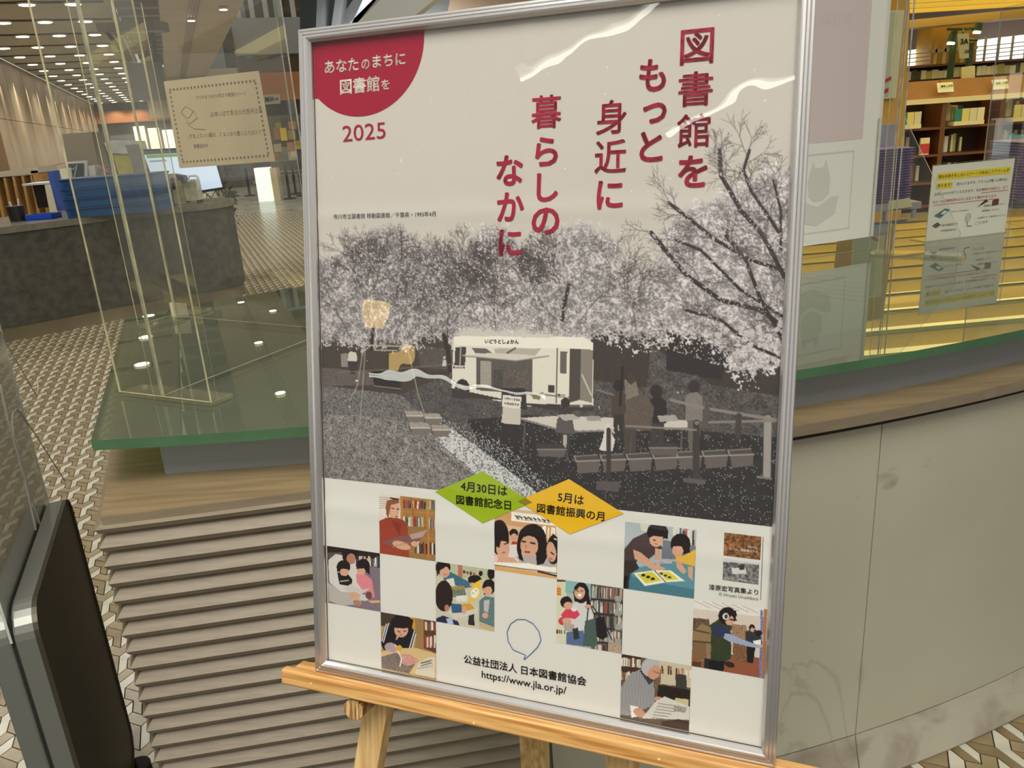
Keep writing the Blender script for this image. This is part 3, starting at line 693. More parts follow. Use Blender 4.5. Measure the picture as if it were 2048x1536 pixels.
for nm, pts, m in (('cassette_icon', [(.07, .66), (.20, .575), (.27, .60), (.15, .70)], mat('icon_teal', (50, 96, 110), 0.5)), ('cassette_label', [(.15, .645), (.19, .60), (.235, .615), (.19, .655)], mat('icon_white', (220, 230, 230), 0.5)),
                   ('book_icon', [(.06, .79), (.12, .75), (.17, .79), (.11, .83)], mat('icon_maroon', (90, 44, 36), 0.5)), ('umbrella_icon', [(.60, .61), (.70, .51), (.74, .54)], mat('icon_olive', (58, 68, 36), 0.5)),
                   ('briefcase_icon', [(.79, .53), (.87, .52), (.87, .60), (.79, .61)], mat('icon_redbrown', (112, 46, 28), 0.5))):
    s = MB(); s.prism([on_s(a, b, .0008 if nm != 'cassette_label' else .0014) for a, b in pts], sN * .0003); s.build(nm, m, sg)
s = MB(); c = on_s(.50, .735)
s.tube([c + sU * .011 * math.cos(t) + Z3 * .014 * math.sin(t) for t in np.linspace(0, 6.28, 14)], .0006, 4); s.tube([c + sU * .005 * math.cos(t) + Z3 * .007 * math.sin(t) for t in np.linspace(0, 6.28, 12)], .0006, 4)
s.tube([c - Z3 * .014, c - Z3 * .028, c - Z3 * .03 + sU * .02], .0012, 4); s.build('ring_icon', ink_d, sg)

# ------------------------------------------------------------------ security gate pedestal, front left
metal = mat('gate_metal', (140, 142, 134), 0.32, metal=0.55, var=0.03, scale=3); metal_d = mat('gate_side', (82, 78, 62), 0.38, metal=0.45, var=0.12, scale=1.6)
gd = np.array([-0.359, 0.933, 0]); gn = np.array([-0.933, -0.359, 0])      # along, away from the counter
GB = np.array([-0.990, 1.600, 0.0])                                            # back right bottom corner
GL, GT, ZB, ZT = 0.50, 0.034, 0.11, 0.792
gate = thing('security_gate', 'grey metal pedestal of a book security gate with a clear looped panel, front left', 'gate', GB - gd * GL / 2)
def shell(off, th, m, name):
    rr = 0.05; pts = []
    for cx_, cz_, a0 in ((-rr, ZT - rr, 0), (-GL + rr, ZT - rr, 90), (-GL + rr, ZB + rr, 180), (-rr, ZB + rr, 270)):
        for k in range(7):
            a = math.radians(a0 + 15 * k); pts.append((cx_ + rr * math.cos(a), cz_ + rr * math.sin(a)))
    s = MB(); s.prism([GB + gd * x + Z3 * z + gn * off for x, z in pts], gn * th, 0)
    ob = s.build(name, m, gate, bevel=0.004); return ob
shell(0.0, GT, metal, 'right_cover'); shell(-0.0005, 0.0004, metal_d, 'right_face'); shell(GT + 0.005, GT, metal, 'left_cover')
rr = 0.05
s = MB(); s.box(GB - gd * (GL - .006) + Z3 * (ZB + .02) + gn * GT, gd * (GL - .012), gn * .005, Z3 * (ZT - ZB - .035)); s.build('groove_core', mat('groove_dark', (40, 42, 38), 0.6), gate)
# lower plinth and rubber foot
s = MB(); s.box(GB - gd * (GL - .01) + gn * .004, gd * (GL - .02), gn * .065, Z3 * 0.10); s.build('base', metal_d, gate)
s = MB(); s.tube([GB - gd * .02 + gn * .0, GB - gd * .02 + gn * .0 + Z3 * .06], .03, 14); s.build('rubber_foot', mat('rubber_black', (20, 18, 16), 0.7), gate)
# clear upright panel with antenna loops
gacr = clear('gate_acrylic', tint=(236, 236, 232), ior=1.45, haze=0.24, hazecol=(170, 170, 162), rough=0.08)
gz0 = ZT - 0.1
PB = GB + gn * (GT + .0025)
s = MB(); s.prism([PB + gd * 0.0 + Z3 * (ZT - .01), PB - gd * GL + Z3 * (ZT - .05), PB - gd * GL + Z3 * 1.72, PB + Z3 * 1.72], gn * 0.004, 0, side=1); s.build('panel', [gacr, mat('gate_edge', (190, 190, 180), 0.3)], gate)
wire = mat('wire_pale', (168, 164, 150), 0.35)
def gp_(a, z): return PB - gn * .001 - gd * a + Z3 * z
def gpx(px, py): return apl(px, py, PB - gn * 0.001, gn)
for pts in ([(0, 662), (20, 700), (48, 748), (70, 787), (74, 789), (76, 778), (75, 760)], [(130, 962), (100, 915), (70, 868), (42, 826), (33, 818), (26, 826), (24, 845), (28, 870), (60, 985), (80, 1048)], [(0, 768), (16, 840), (50, 960), (72, 1060)]):
    s = MB(); s.tube([gpx(*p) for p in pts], .0013, 6); s.build('antenna_loop', wire, gate)

# ------------------------------------------------------------------ granite reception desk in the background
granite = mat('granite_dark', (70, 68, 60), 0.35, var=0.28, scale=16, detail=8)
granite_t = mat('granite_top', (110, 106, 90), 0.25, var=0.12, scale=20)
desk = thing('reception_desk', 'dark speckled granite reception desk with a rounded right end, behind on the left', 'desk', (-3.6, 7.4, 0))
def deskline(off, z):
    pts = []
    base = [(-4.9, 6.15), (-4.1, 6.68), (-3.498, 7.231), (-2.95, 7.62)]
    for i, (x, y) in enumerate(base):
        a = np.array(base[max(0, i - 1)]); b = np.array(base[min(3, i + 1)]); t = (b - a) / np.linalg.norm(b - a); n = np.array([t[1], -t[0]])
        pts.append(np.array([x, y]) + n * off)
    c = np.array([-3.05, 8.02]); r_ = 0.42 + off
    for k in range(9):
        w_ = math.radians(-60 + 22.5 * k); pts.append(c + r_ * np.array([math.cos(w_), math.sin(w_)]))
    pts += [np.array([-4.0, 7.75 + 0.5]), np.array([-5.6, 7.2])]
    return [(p[0], p[1], z) for p in pts]
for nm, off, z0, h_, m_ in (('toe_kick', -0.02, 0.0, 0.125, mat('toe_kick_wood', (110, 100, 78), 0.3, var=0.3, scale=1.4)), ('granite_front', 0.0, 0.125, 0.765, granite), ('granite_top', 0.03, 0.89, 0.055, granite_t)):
    s = MB(); s.prism(deskline(off, z0), (0, 0, h_)); s.build(nm, m_, desk)
DZ = 0.945
def at_desk(px, py): return az(px, py, DZ)
def boxpx(name, x0, y0, x1, y1, y, depth, m, parent=None, skew=0.0, bevel=0.0):
    """upright box whose front face covers a given patch at distance y"""
    a = aty(x0, y1, y); b = aty(x1, y1 - (x1 - x0) * 0.069, y); t = aty(x0 + skew, y0, y)
    s = MB(); s.box(a, b - a, Y3 * depth, Z3 * (t[2] - a[2])); return s.build(name, m, parent, bevel=bevel)
# stack of blue boxes
blue = mat('box_blue', (22, 74, 124), 0.45, var=0.12, scale=4); blue_l = mat('box_blue_rim', (16, 58, 104), 0.45)
ba = at_desk(136, 437); bbp = at_desk(320, 424)
bd = bbp - ba; bl = np.linalg.norm(bd); bd = bd / bl; bdn = np.cross(Z3, bd)
for k, nm in enumerate(('lowest', 'second lowest', 'second highest', 'topmost')):
    t = thing('file_box', 'blue plastic file box on the granite desk, %s of its stack' % nm, 'box', ba + Z3 * (0.082 * k), 'blue boxes stacked on the desk')
    o0 = ba + Z3 * (0.082 * k + 0.001)
    s = MB(); s.box(o0, bd * bl, bdn * .36, Z3 * .074); s.build('body', blue, t, bevel=.004, seg=1)
    s = MB(); s.box(o0 - bd * .008 - bdn * .008 + Z3 * .0655, bd * (bl + .016), bdn * .376, Z3 * .0155); s.build('rim', blue_l, t, bevel=.003, seg=1)
    s = MB(); s.box(o0 + bd * .03 - bdn * .003 + Z3 * .02, bd * .09, bdn * .003, Z3 * .035); s.build('label_recess', mat('box_navy', (14, 50, 92), 0.5), t)
# monitor
mon = thing('monitor', 'wide computer monitor with a bright pale screen on the desk', 'monitor', aty(380, 372, 8.1))
mp_ = [aty(286, 303, 8.0), aty(423, 297, 8.0), aty(445, 374, 8.0), aty(318, 394, 8.0)]
s = MB(); s.prism([aty(281, 299, 8.02), aty(425, 293, 8.02), aty(448, 379, 8.02), aty(313, 399, 8.02)], (0, 0.05, 0)); s.build('casing', mat('casing_black', (28, 30, 34), 0.4), mon)
s = MB(); s.prism(mp_, (0, -0.004, 0)); s.build('screen', mat('screen_light', (196, 214, 238), 0.3, emit=0.75), mon)
def on_m(a, b): return (mp_[0] * (1 - a) + mp_[1] * a) * (1 - b) + (mp_[3] * (1 - a) + mp_[2] * a) * b + np.array([0, -.005, 0])
for nm, q, m_ in (('title_bar', (0, 0, 1, .07), mat('ui_grey', (90, 100, 110), 0.5)), ('green_bar', (.03, .08, .5, .15), mat('ui_green', (120, 170, 110), 0.5, emit=.4)), ('blue_button', (.5, .2, .62, .26), mat('ui_blue', (60, 100, 170), 0.5, emit=.4)), ('text_block', (.05, .2, .3, .24), mat('ui_grey2', (150, 165, 190), 0.5, emit=.5))):
    s = MB(); s.prism([on_m(q[0], q[1]), on_m(q[2], q[1]), on_m(q[2], q[3]), on_m(q[0], q[3])], (0, -.003, 0)); s.build(nm, m_, mon)
s = MB(); s.tube([aty(395, 384, 8.1), aty(400, 402, 8.1)], .03, 10); s.build('stand', mat('casing_black', (0, 0, 0)), mon)
# clutter left of the blue boxes
cup = thing('pen_cup', 'black round pen holder at the left end of the granite desk', 'pen cup', at_desk(34, 444))
c = at_desk(37, 442); s = MB(); s.tube([c, c + Z3 * .13], .062, 16, r2=.07); s.build('cup', mat('plastic_black', (22, 22, 22), 0.5), cup)
for k, (dx, h_) in enumerate(((-.02, .17), (.025, .19))): s = MB(); s.tube([c + X3 * dx + Z3 * .08, c + X3 * (dx * 1.8) + Z3 * h_], .006, 6); s.build('pen', mat('pen_silver', (210, 212, 214), 0.3), cup)
c = at_desk(76, 440); s = MB(); s.box(c + X3 * -.11, bd * .24, bdn * .16, Z3 * .008); s.box(c + X3 * -.11, bd * .24, bdn * .01, Z3 * .045); s.box(c + X3 * -.11 + bdn * .15, bd * .24, bdn * .01, Z3 * .045); s.box(c + X3 * -.11, bd * .01, bdn * .16, Z3 * .045); s.box(c + X3 * -.11 + bd * .23, bd * .01, bdn * .16, Z3 * .045)
o = s.build('pen_tray', mat('tray_blue', (20, 70, 180), 0.4)); tag(o, 'bright blue shallow tray beside the black pen holder', 'tray')
# raised white shelf over dark recess
sh = thing('monitor_riser', 'white raised shelf left of the blue boxes on the desk', 'shelf', at_desk(90, 425))
o0 = at_desk(30, 424) + bdn * .25
s = MB(); s.box(o0 + Z3 * .24, bd * .62, bdn * .3, Z3 * .02); s.build('shelf_board', mat('shelf_white', (214, 218, 222), 0.4), sh)
s = MB(); s.box(o0 + Z3 * .0 + bdn * .1 + bd * .05, bd * .55, bdn * .2, Z3 * .24); s.build('dark_recess', mat('plastic_black', (0, 0, 0)), sh)
def card(name, label, cat, pts, y, m, t=.03, group=None, stand=None):
    P_ = [aty(px, py, y) for px, py in pts]
    if stand is not None:
        P_.sort(key=lambda q: -q[2]); hi_ = sorted(P_[:2], key=lambda q: q[0]); lo_ = sorted(P_[2:], key=lambda q: q[0])
        for q in lo_: q[2] = stand
        P_ = [hi_[0], hi_[1], lo_[1], lo_[0]]
    s = MB(); s.prism(P_, (0, t, 0)); o = s.build(name, m); return tag(o, label, cat, group)
card('ring_binder', 'blue ring binder standing upright behind the white raised shelf', 'binder', [(94, 343), (104, 342), (119, 390), (106, 392)], 8.1, mat('binder_blue', (64, 92, 170), 0.5), .25, stand=DZ + .001)
card('file_holder', 'grey file holder standing beside the blue ring binder', 'file holder', [(108, 342), (118, 343), (128, 384), (120, 388)], 9.1, mat('holder_grey', (150, 152, 140), 0.5), .25, stand=DZ + .001)
card('paper_roll', 'cream paper roll holder clipped behind the blue boxes', 'holder', [(118, 338), (134, 336), (134, 370), (125, 368)], 8.0, mat('holder_cream', (226, 222, 196), 0.5), .08, stand=DZ + .001)
wf = thing('desk_screen', 'dark panel in a white frame behind the blue boxes', 'screen', aty(152, 366, 8.15))
s = MB(); s.prism([aty(134, 324, 8.15), aty(172, 321, 8.15), aty(173, 368, 8.15), aty(142, 370, 8.15)], (0, .03, 0)); s.build('frame', mat('frame_white', (208, 212, 214), 0.4), wf)
s = MB(); s.prism([aty(137, 328, 8.14), aty(168, 326, 8.14), aty(168, 368, 8.14), aty(144, 370, 8.14)], (0, -.01, 0)); s.build('panel', mat('screen_grey', (72, 76, 78), 0.3), wf)
q_ = aty(158, 368, 8.15); s = MB(); s.box((q_[0] - .08, q_[1], DZ + .001), (.16, 0, 0), (0, .08, 0), (0, 0, q_[2] - DZ)); s.build('stand', mat('frame_white', (0, 0, 0)), wf)
s = MB(); s.tube([aty(138, 340, 8.12), aty(148, 338, 8.12), aty(154, 330, 8.12), aty(146, 368, 8.12)], .008, 6); s.build('pale_cable', mat('cable_pale', (130, 160, 175), 0.5), wf)
card('bottle', 'white bottle standing between the dark framed panel and the cup', 'bottle', [(176, 332), (189, 331), (192, 366), (178, 367)], 8.35, mat('bottle_white', (200, 204, 206), 0.4), .12, stand=DZ + .001)
card('flowered_mug', 'white mug with dark red pattern on the desk', 'mug', [(197, 334), (219, 332), (219, 358), (199, 360)], 8.45, mat('mug_white', (212, 200, 180), 0.4, var=.5, scale=9, rgb2=(120, 60, 44)), .14, stand=DZ + .001)
rk = thing('leaflet_rack', 'leaning grey rack with yellow leaflets and a wrapped white roll behind the blue boxes', 'rack', aty(240, 362, 8.3))
s = MB(); s.prism([aty(206, 290, 8.4), aty(248, 284, 8.4), aty(278, 364, 8.4), aty(232, 368, 8.4)], (0, .05, 0)); s.build('rack_back', mat('rack_grey', (74, 78, 76), 0.5), rk)
q_ = aty(255, 362, 8.4); s = MB(); s.box((q_[0] - .12, q_[1], DZ + .001), (.24, 0, 0), (0, .05, 0), (0, 0, max(.02, q_[2] - DZ))); s.build('foot', mat('rack_grey', (0, 0, 0)), rk)
for k in range(3):
    s = MB(); x0 = 226 + 5 * k; y0 = 309 + 19 * k; s.prism([aty(x0, y0, 8.36 - .02 * k), aty(x0 + 32, y0 - 2, 8.36 - .02 * k), aty(x0 + 37, y0 + 17, 8.36 - .02 * k), aty(x0 + 6, y0 + 20, 8.36 - .02 * k)], (0, .02, 0)); s.build('yellow_leaflet', mat('leaflet_yellow', (196, 186, 96), 0.6, var=.08, scale=12), rk)
s = MB(); s.prism([aty(208, 286, 8.33), aty(216, 282, 8.33), aty(280, 282, 8.33), aty(286, 300, 8.33), aty(252, 308, 8.33), aty(216, 306, 8.33)], (0, .12, 0)); s.build('wrapped_roll', mat('wrap_white', (206, 208, 208), 0.35, var=.15, scale=9), rk)
s = MB(); s.prism([aty(250, 290, 8.3), aty(276, 288, 8.3), aty(294, 342, 8.3), aty(290, 352, 8.3), aty(272, 350, 8.3)], (0, .06, 0)); s.build('clear_pocket', mat('pocket_grey', (150, 152, 150), 0.3, var=.12, scale=6), rk)
# clear plastic utensils box in front of the screen
cb = thing('plastic_caddy', 'cluttered translucent plastic caddy in front of the monitor screen', 'caddy', at_desk(355, 414))
for x0, y0, x1, y1, m_ in ((312, 352, 326, 412, (140, 140, 116)), (327, 362, 345, 413, (120, 112, 84)), (338, 348, 352, 380, (150, 142, 92)), (350, 356, 372, 408, (150, 142, 112)), (372, 360, 398, 402, (168, 164, 140))):
    boxpx('caddy_box', x0, y0, x1, y1, 7.75, .12, mat('caddy_%d' % x0, m_, 0.35, var=.15, scale=14), cb)
s = MB(); s.prism([aty(350, 349, 7.7), aty(366, 352, 7.7), aty(370, 364, 7.7), aty(356, 361, 7.7)], (0, .1, 0)); s.build('dark_tape', mat('plastic_black', (0, 0, 0)), cb)
s = MB(); s.tube([aty(377, 362, 7.7), aty(378, 352, 7.7), aty(392, 351, 7.7), aty(397, 356, 7.7)], .012, 6); s.build('pump_spout', mat('spout_white', (200, 208, 206), 0.4), cb)
card('price_tag', 'small white upright card with an arch behind the white raised shelf', 'card', [(89, 370), (99, 369), (106, 396), (93, 398)], 7.9, mat('card_white', (206, 200, 176), 0.5), .02, stand=DZ + .001)
# pigeonhole cabinet against the marble wall
pc = thing('pigeonhole_cabinet', 'light wooden pigeonhole cabinet against the marble wall, far left', 'cabinet', aty(20, 400, 9.2))
pw_ = mat('cabinet_wood', (176, 138, 84), 0.5, var=.1, scale=3); y9 = 9.2
s = MB(); s.box(aty(-60, 362, y9), aty(78, 345, y9) - aty(-60, 362, y9), Y3 * .4, Z3 * .06); s.build('top_board', mat('cab_top', (190, 182, 164), 0.5), pc)
s = MB(); s.box(aty(-60, 440, y9 + .35), aty(78, 430, y9 + .35) - aty(-60, 440, y9 + .35), Y3 * .03, Z3 * .45); s.build('back', mat('cab_back', (110, 80, 46), 0.6), pc)
for k in range(7):
    x = -30 + 18 * k; s = MB(); s.prism([aty(x, 356 - .09 * x, y9), aty(x + 5, 356 - .09 * x, y9), aty(x + 22, 440, y9), aty(x + 17, 440, y9)], (0, .36, 0)); s.build('divider', pw_, pc)
s = MB(); s.box(aty(78, 410, y9), aty(92, 409, y9) - aty(78, 410, y9), Y3 * .4, Z3 * .37); s.build('side', pw_, pc)
card('office_cabinet', 'plain grey partition cabinet behind the desk clutter', 'cabinet', [(124, 268), (183, 264), (196, 344), (132, 350)], 10.5, mat('cab_grey', (124, 116, 102), 0.6, var=.05, scale=2), .4, stand=0.0)
card('wooden_door_leaf', 'narrow dark red-brown panel between the grey partition and the leaflet rack', 'panel', [(186, 272), (212, 272), (224, 352), (200, 352)], 11.0, mat('leaf_red', (96, 42, 26), 0.5), .1, stand=0.0)
# plant at the end of the desk
pl = thing('potted_plant', 'dark leafy plant beside the rounded end of the granite desk', 'plant', az(448, 500, 0))
leaf = mat('leaf_dark', (44, 54, 40), 0.5, var=.3, scale=9); random.seed(4)
yb = 9.3
P_ = [aty(414, 404, yb), aty(430, 400, yb), aty(452, 505, yb), aty(436, 512, yb)]; P_[2][2] = P_[3][2] = .001; s = MB(); s.prism(P_, (0, .14, 0)); s.build('dark_pot', mat('pot_dark', (36, 34, 26), 0.6), pl)
for pts in ([(437, 500), (430, 450), (420, 400), (432, 380)], [(440, 470), (446, 430), (452, 400), (448, 350)], [(436, 430), (425, 400), (410, 384)], [(446, 440), (470, 438)]):
    s = MB(); s.tube([aty(px, py, yb - .02) for px, py in pts], .012, 6, r2=.006); s.build('stem', mat('stem_brown', (60, 52, 36), 0.6), pl)
lf = MB()
for cx_, cy_, n_, r_ in ((448, 340, 14, 22), (458, 390, 26, 18), (450, 422, 26, 20), (436, 372, 14, 14), (470, 438, 5, 10), (410, 388, 8, 8)):
    for k in range(n_):
        c = aty(cx_ + random.gauss(0, 5), cy_ + random.gauss(0, 5), yb + random.uniform(-.12, .12)); a = random.uniform(-2.4, .9); L = r_ * random.uniform(.6, 1.1) / F * yb
        u_ = np.array([math.cos(a), random.uniform(-.4, .4), math.sin(a)]) * L; v_ = np.array([-math.sin(a), .2, math.cos(a)]) * L * .14
        lf.face([c, c + u_ * .5 + v_, c + u_, c + u_ * .5 - v_])
lo = lf.build('leaves', leaf, pl); tag(lo, kind='stuff')
# hanging grey panel and truss at the hall ceiling
hp = thing('hanging_panel', 'grey rectangular panel hanging on bars below the hall ceiling, left of the beam', 'hanging sign', aty(290, 130, 11))
s = MB(); s.prism([aty(247, 126, 11), aty(318, 124, 11), aty(335, 200, 11), aty(262, 202, 11)], (0, .08, 0)); s.build('panel', mat('panel_grey', (112, 112, 104), 0.55, var=.08, scale=4), hp)
for a, b in (((213, 64), (258, 122)), ((234, 66), (262, 120)), ((300, 65), (291, 122)), ((306, 66), (312, 122))):
    s = MB(); s.tube([aty(*a, 11.1), aty(*b, 11.05)], .025, 6); s.build('hanger_bar', mat('bar_brown', (70, 60, 46), 0.5), hp)
s = MB(); s.prism([aty(190, 46, 11.2), aty(318, 40, 11.2), aty(322, 60, 11.2), aty(196, 66, 11.2)], (0, .3, 0)); s.build('bracket_beam', mat('bracket_olive', (112, 104, 80), 0.5), hp)
card('exhibition_sign', 'small white direction sign with black lettering on the orange band', 'sign', [(528, 190), (558, 188), (560, 207), (530, 209)], 17.5, mat('sign_plate', (206, 208, 206), 0.5), .04)
sgn = [o for o in COL.objects if o.name == 'exhibition_sign'][0]
s = MB(); add_text(s, '展示→', aty(543, 198.5, 17.47), X3, Z3, .28, bold=.03); s.build('lettering', ink_d, sgn)
# queue posts and far display things
random.seed(9)
for k, (x, y0, y1) in enumerate(((577, 330, 398), (589, 332, 388), (602, 330, 392), (497, 337, 392))):
    p1 = az(x + 3, y1, 0); t = thing('queue_post', 'slim black queue post, ' + ('first of the three right of the display stands', 'middle one of the three right of the display stands', 'last of the three, next to the aluminium frame', 'single one left of the bright display stand')[k], 'post', p1, 'queue posts in the far hall')
    top = aty(x - 7, y0, p1[1]); s = MB(); s.tube([p1, np.array([p1[0], p1[1], max(.7, top[2])])], .035, 8); s.build('pole', mat('post_black', (40, 38, 36), 0.4), t)
    s = MB(); s.tube([p1, p1 + Z3 * .03], .15, 16); s.build('base', mat('post_black', (0, 0, 0)), t)
def floorbox(name, label, cat, x0, x1, ybase, ytop, m, depth=.3, group=None):
    a = az(x0, ybase, 0); b = az(x1, ybase - (x1 - x0) * .069, 0); t = aty(x0, ytop, a[1]); d_ = b - a
    s = MB(); s.box(a, d_, np.array([-d_[1], d_[0], 0]) / np.linalg.norm(d_) * depth, Z3 * t[2]); o = s.build(name, m); return tag(o, label, cat, group)
floorbox('display_stand', 'bright white backlit display stand reflected in the far floor', 'stand', 518, 546, 404, 336, mat('lit_white', (230, 244, 238), 0.4, emit=.9))
floorbox('display_stand', 'cream display stand right beside the bright white backlit one', 'stand', 549, 562, 402, 336, mat('stand_cream', (214, 196, 160), 0.5))
floorbox('red_cabinet', 'low brick-red cabinet in the far hall left of the display stands', 'cabinet', 482, 506, 362, 322, mat('cab_red', (142, 60, 48), 0.5))
floorbox('grey_counter', 'long low grey counter in the far hall behind the monitor', 'counter', 430, 486, 378, 326, mat('counter_grey', (104, 106, 102), 0.5), 1.2)
random.seed(12)
cols_ = [(206, 190, 120), (120, 118, 108), (190, 150, 90), (150, 160, 150), (220, 214, 190), (96, 90, 80), (170, 120, 90), (224, 190, 60)]
for k in range(22):
    x = 552 + (k % 6) * 13 + random.uniform(-3, 3); y = 246 + (k // 6) * 22 + random.uniform(-4, 4); yy = 21 + random.uniform(-1, 1)
    s = MB(); a = aty(x, y + 12, yy); s.box(a, X3 * random.uniform(.12, .22), Y3 * .1, Z3 * random.uniform(.16, .32)); o = s.build('display_item', mat('disp_%d' % (k % 8), cols_[k % 8], 0.5))
    tag(o, 'small %s item, shelf %d from the top, %s on the far exhibition shelves' % (['cream', 'grey', 'tan', 'grey-green', 'ivory', 'brown', 'rust', 'yellow'][k % 8], k // 6 + 1, ORD[k % 6]), 'display item', 'display items on the far shelves')
ex_ = thing('exhibition_shelf', 'pale open shelving with small items, far behind, just left of the aluminium frame', 'shelf', aty(590, 340, 21.5))
for k in range(5):
    s = MB(); s.box(aty(545, 258 + 22 * k, 22.2), X3 * 1.1, Y3 * .5, Z3 * .03); s.build('shelf_board', mat('shelf_pale', (176, 172, 150), 0.5), ex_)
s = MB(); s.box(aty(545, 350, 22.75), X3 * 1.1, Y3 * .03, Z3 * 1.5); s.build('back', mat('shelf_back', (150, 146, 128), 0.6), ex_)

# ------------------------------------------------------------------ bookcases on the right
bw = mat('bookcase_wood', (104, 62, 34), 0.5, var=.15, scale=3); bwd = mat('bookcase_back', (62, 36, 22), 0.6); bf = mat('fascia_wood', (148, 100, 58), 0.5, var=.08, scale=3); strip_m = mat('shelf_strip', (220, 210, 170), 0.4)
YC = 10.5
def zz(py, x=1890): return aty(x, py, YC)[2]
ux = [1654, 1770, 1886, 2002, 2118]
X0 = [aty(x, 250 - .069 * (x - 1886), YC)[0] for x in ux]
ztop, zf = zz(197), zz(159)
shz = [zz(253), zz(307), zz(362), 0.09]
random.seed(21)
bookcols = [(214, 204, 160), (190, 186, 150), (36, 34, 34), (98, 110, 66), (176, 168, 96), (222, 216, 190), (150, 60, 50), (60, 110, 106), (120, 116, 130), (230, 226, 206), (70, 60, 50)]
BN = ['cream', 'khaki', 'black', 'olive green', 'mustard', 'ivory', 'red', 'teal', 'grey violet', 'off-white', 'dark brown']
def bname(o): return BN[int(o.data.materials[0].name.split('_')[1])]
bms = [mat('book_%d' % i, c_, 0.6) for i, c_ in enumerate(bookcols)]
ul = ['leftmost unit of the dark wooden bookcases, mostly behind the white poster', 'dark wooden bookcase unit directly right of the acrylic wing', 'dark wooden bookcase unit above the alarm notice', 'dark wooden bookcase unit at the right edge']
rowname = ['top', 'second', 'third', 'bottom']
for i in range(4):
    xa, xb = X0[i], X0[i + 1]; w_ = xb - xa
    t = thing('bookcase', ul[i], 'bookcase', (xa + w_ / 2, YC, 0), 'bookcases of the reading room')
    for xs_ in (xa, xb - .03): s = MB(); s.box((xs_, YC, 0), (.03, 0, 0), (0, .45, 0), (0, 0, ztop)); s.build('side', bw, t)
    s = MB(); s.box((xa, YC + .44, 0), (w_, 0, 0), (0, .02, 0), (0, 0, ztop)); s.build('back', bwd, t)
    for zs in shz: s = MB(); s.box((xa + .03, YC, zs - .03), (w_ - .06, 0, 0), (0, .44, 0), (0, 0, .028)); s.build('shelf_board', bw, t)
    s = MB(); s.prism([(xa, YC - .02, ztop), (xb, YC - .02, ztop), (xb - .01, YC + .18, zf), (xa + .0, YC + .18, zf)], (0, .03, 0)); s.build('fascia', bf, t)
    s = MB(); s.box((xa, YC - .04, ztop - .05), (w_, 0, 0), (0, .06, 0), (0, 0, .06)); s.build('light_strip', strip_m, t)
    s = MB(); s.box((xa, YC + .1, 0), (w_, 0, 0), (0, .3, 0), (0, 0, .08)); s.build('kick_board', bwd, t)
    if i == 0: continue
    rows_ = {1: [(0, .05, .45), (1, .3, .6), (2, .25, .85)], 2: [(0, .1, .5), (1, .05, .5), (2, .05, .48)], 3: [(0, .1, .95), (1, .08, .95), (2, .1, .9)]}[i]
    for r_, f0, f1 in rows_:
        x = xa + .04 + f0 * w_; xe = xa + .04 + f1 * (w_ - .1); zb = shz[r_] + .001
        if r_ == 0: zb = shz[0] + .055
        grp = 'books on the %s shelf of bookcase %s' % (rowname[r_], ('', 'right of the acrylic wing', 'above the alarm notice', 'at the right edge')[i])
        nb = -1
        while x < xe:
            nb += 1
            bt = random.uniform(.028, .05); bh = random.uniform(.17, .235)
            s = MB(); s.box((x, YC + .2 + random.uniform(0, .03), zb + .002), (bt - .002, 0, 0), (0, .16, 0), (0, 0, bh)); o = s.build('book', random.choice(bms)); tag(o, bname(o) + ' book, %s from the left on the %s shelf %s' % (ORD[nb], rowname[r_], ('', 'right of the acrylic wing', 'above the alarm notice', 'at the right edge')[i]), 'book', grp); x += bt
    # white magazine rack on the top shelf
    xr = xa + .06 + {1: .0, 2: .06, 3: .08}[i] * w_; ww = {1: .50, 2: .52, 3: .78}[i] * w_
    rk_ = thing('display_rack', 'white rack with face-out books, top shelf, bookcase %s' % ('right of the acrylic wing', 'above the alarm notice', 'at the right edge')[i - 1], 'rack', (xr, YC, shz[0] + .002))
    s = MB(); s.box((xr, YC - .06, shz[0] + .002), (ww, 0, 0), (0, .20, 0), (0, 0, .05)); s.build('tray', strip_m, rk_)
    for k in range(4 if i < 3 else 6):
        n_ = 4 if i < 3 else 6; s = MB(); s.box((xr + ww * k / n_ + .004, YC - .05, shz[0] + .053), (ww / n_ - .008, 0, 0), (0, .02, 0), (0, 0, .15)); s.build('face_out_book', mat('cover_%d_%d' % (i, k), [(150, 150, 170), (150, 130, 110), (40, 120, 110), (210, 200, 120), (206, 200, 170), (214, 210, 180)][(k + i) % 6], 0.5), rk_)
# face-out red book, low white tray, blue covers
s = MB(); s.box((X0[1] + .62 * (X0[2] - X0[1]), YC - .03, shz[1] + .002), (.115, 0, 0), (0, .03, 0), (0, 0, .21)); s.box((X0[1] + .62 * (X0[2] - X0[1]), YC - .034, shz[1] + .02), (.115, 0, 0), (0, .004, 0), (0, 0, .12), 1)
o = s.build('face_out_book', [strip_m, mat('cover_red', (190, 54, 60), 0.5)]); tag(o, 'white and red book standing face-out on a bookcase shelf right of the acrylic wing', 'book')
for k in range(2):
    s = MB(); s.box((X0[3] + .1 + .3 * k, YC - .05, shz[1] + .002), (.26, 0, 0), (0, .03, 0), (0, 0, .17)); o = s.build('face_out_book', mat(('cover_blue', 'cover_green')[k], ((90, 150, 180), (170, 180, 90))[k], 0.5)); tag(o, ('blue', 'yellow-green')[k] + ' book standing face-out at the right edge, bookcase beyond the alarm notice', 'book')
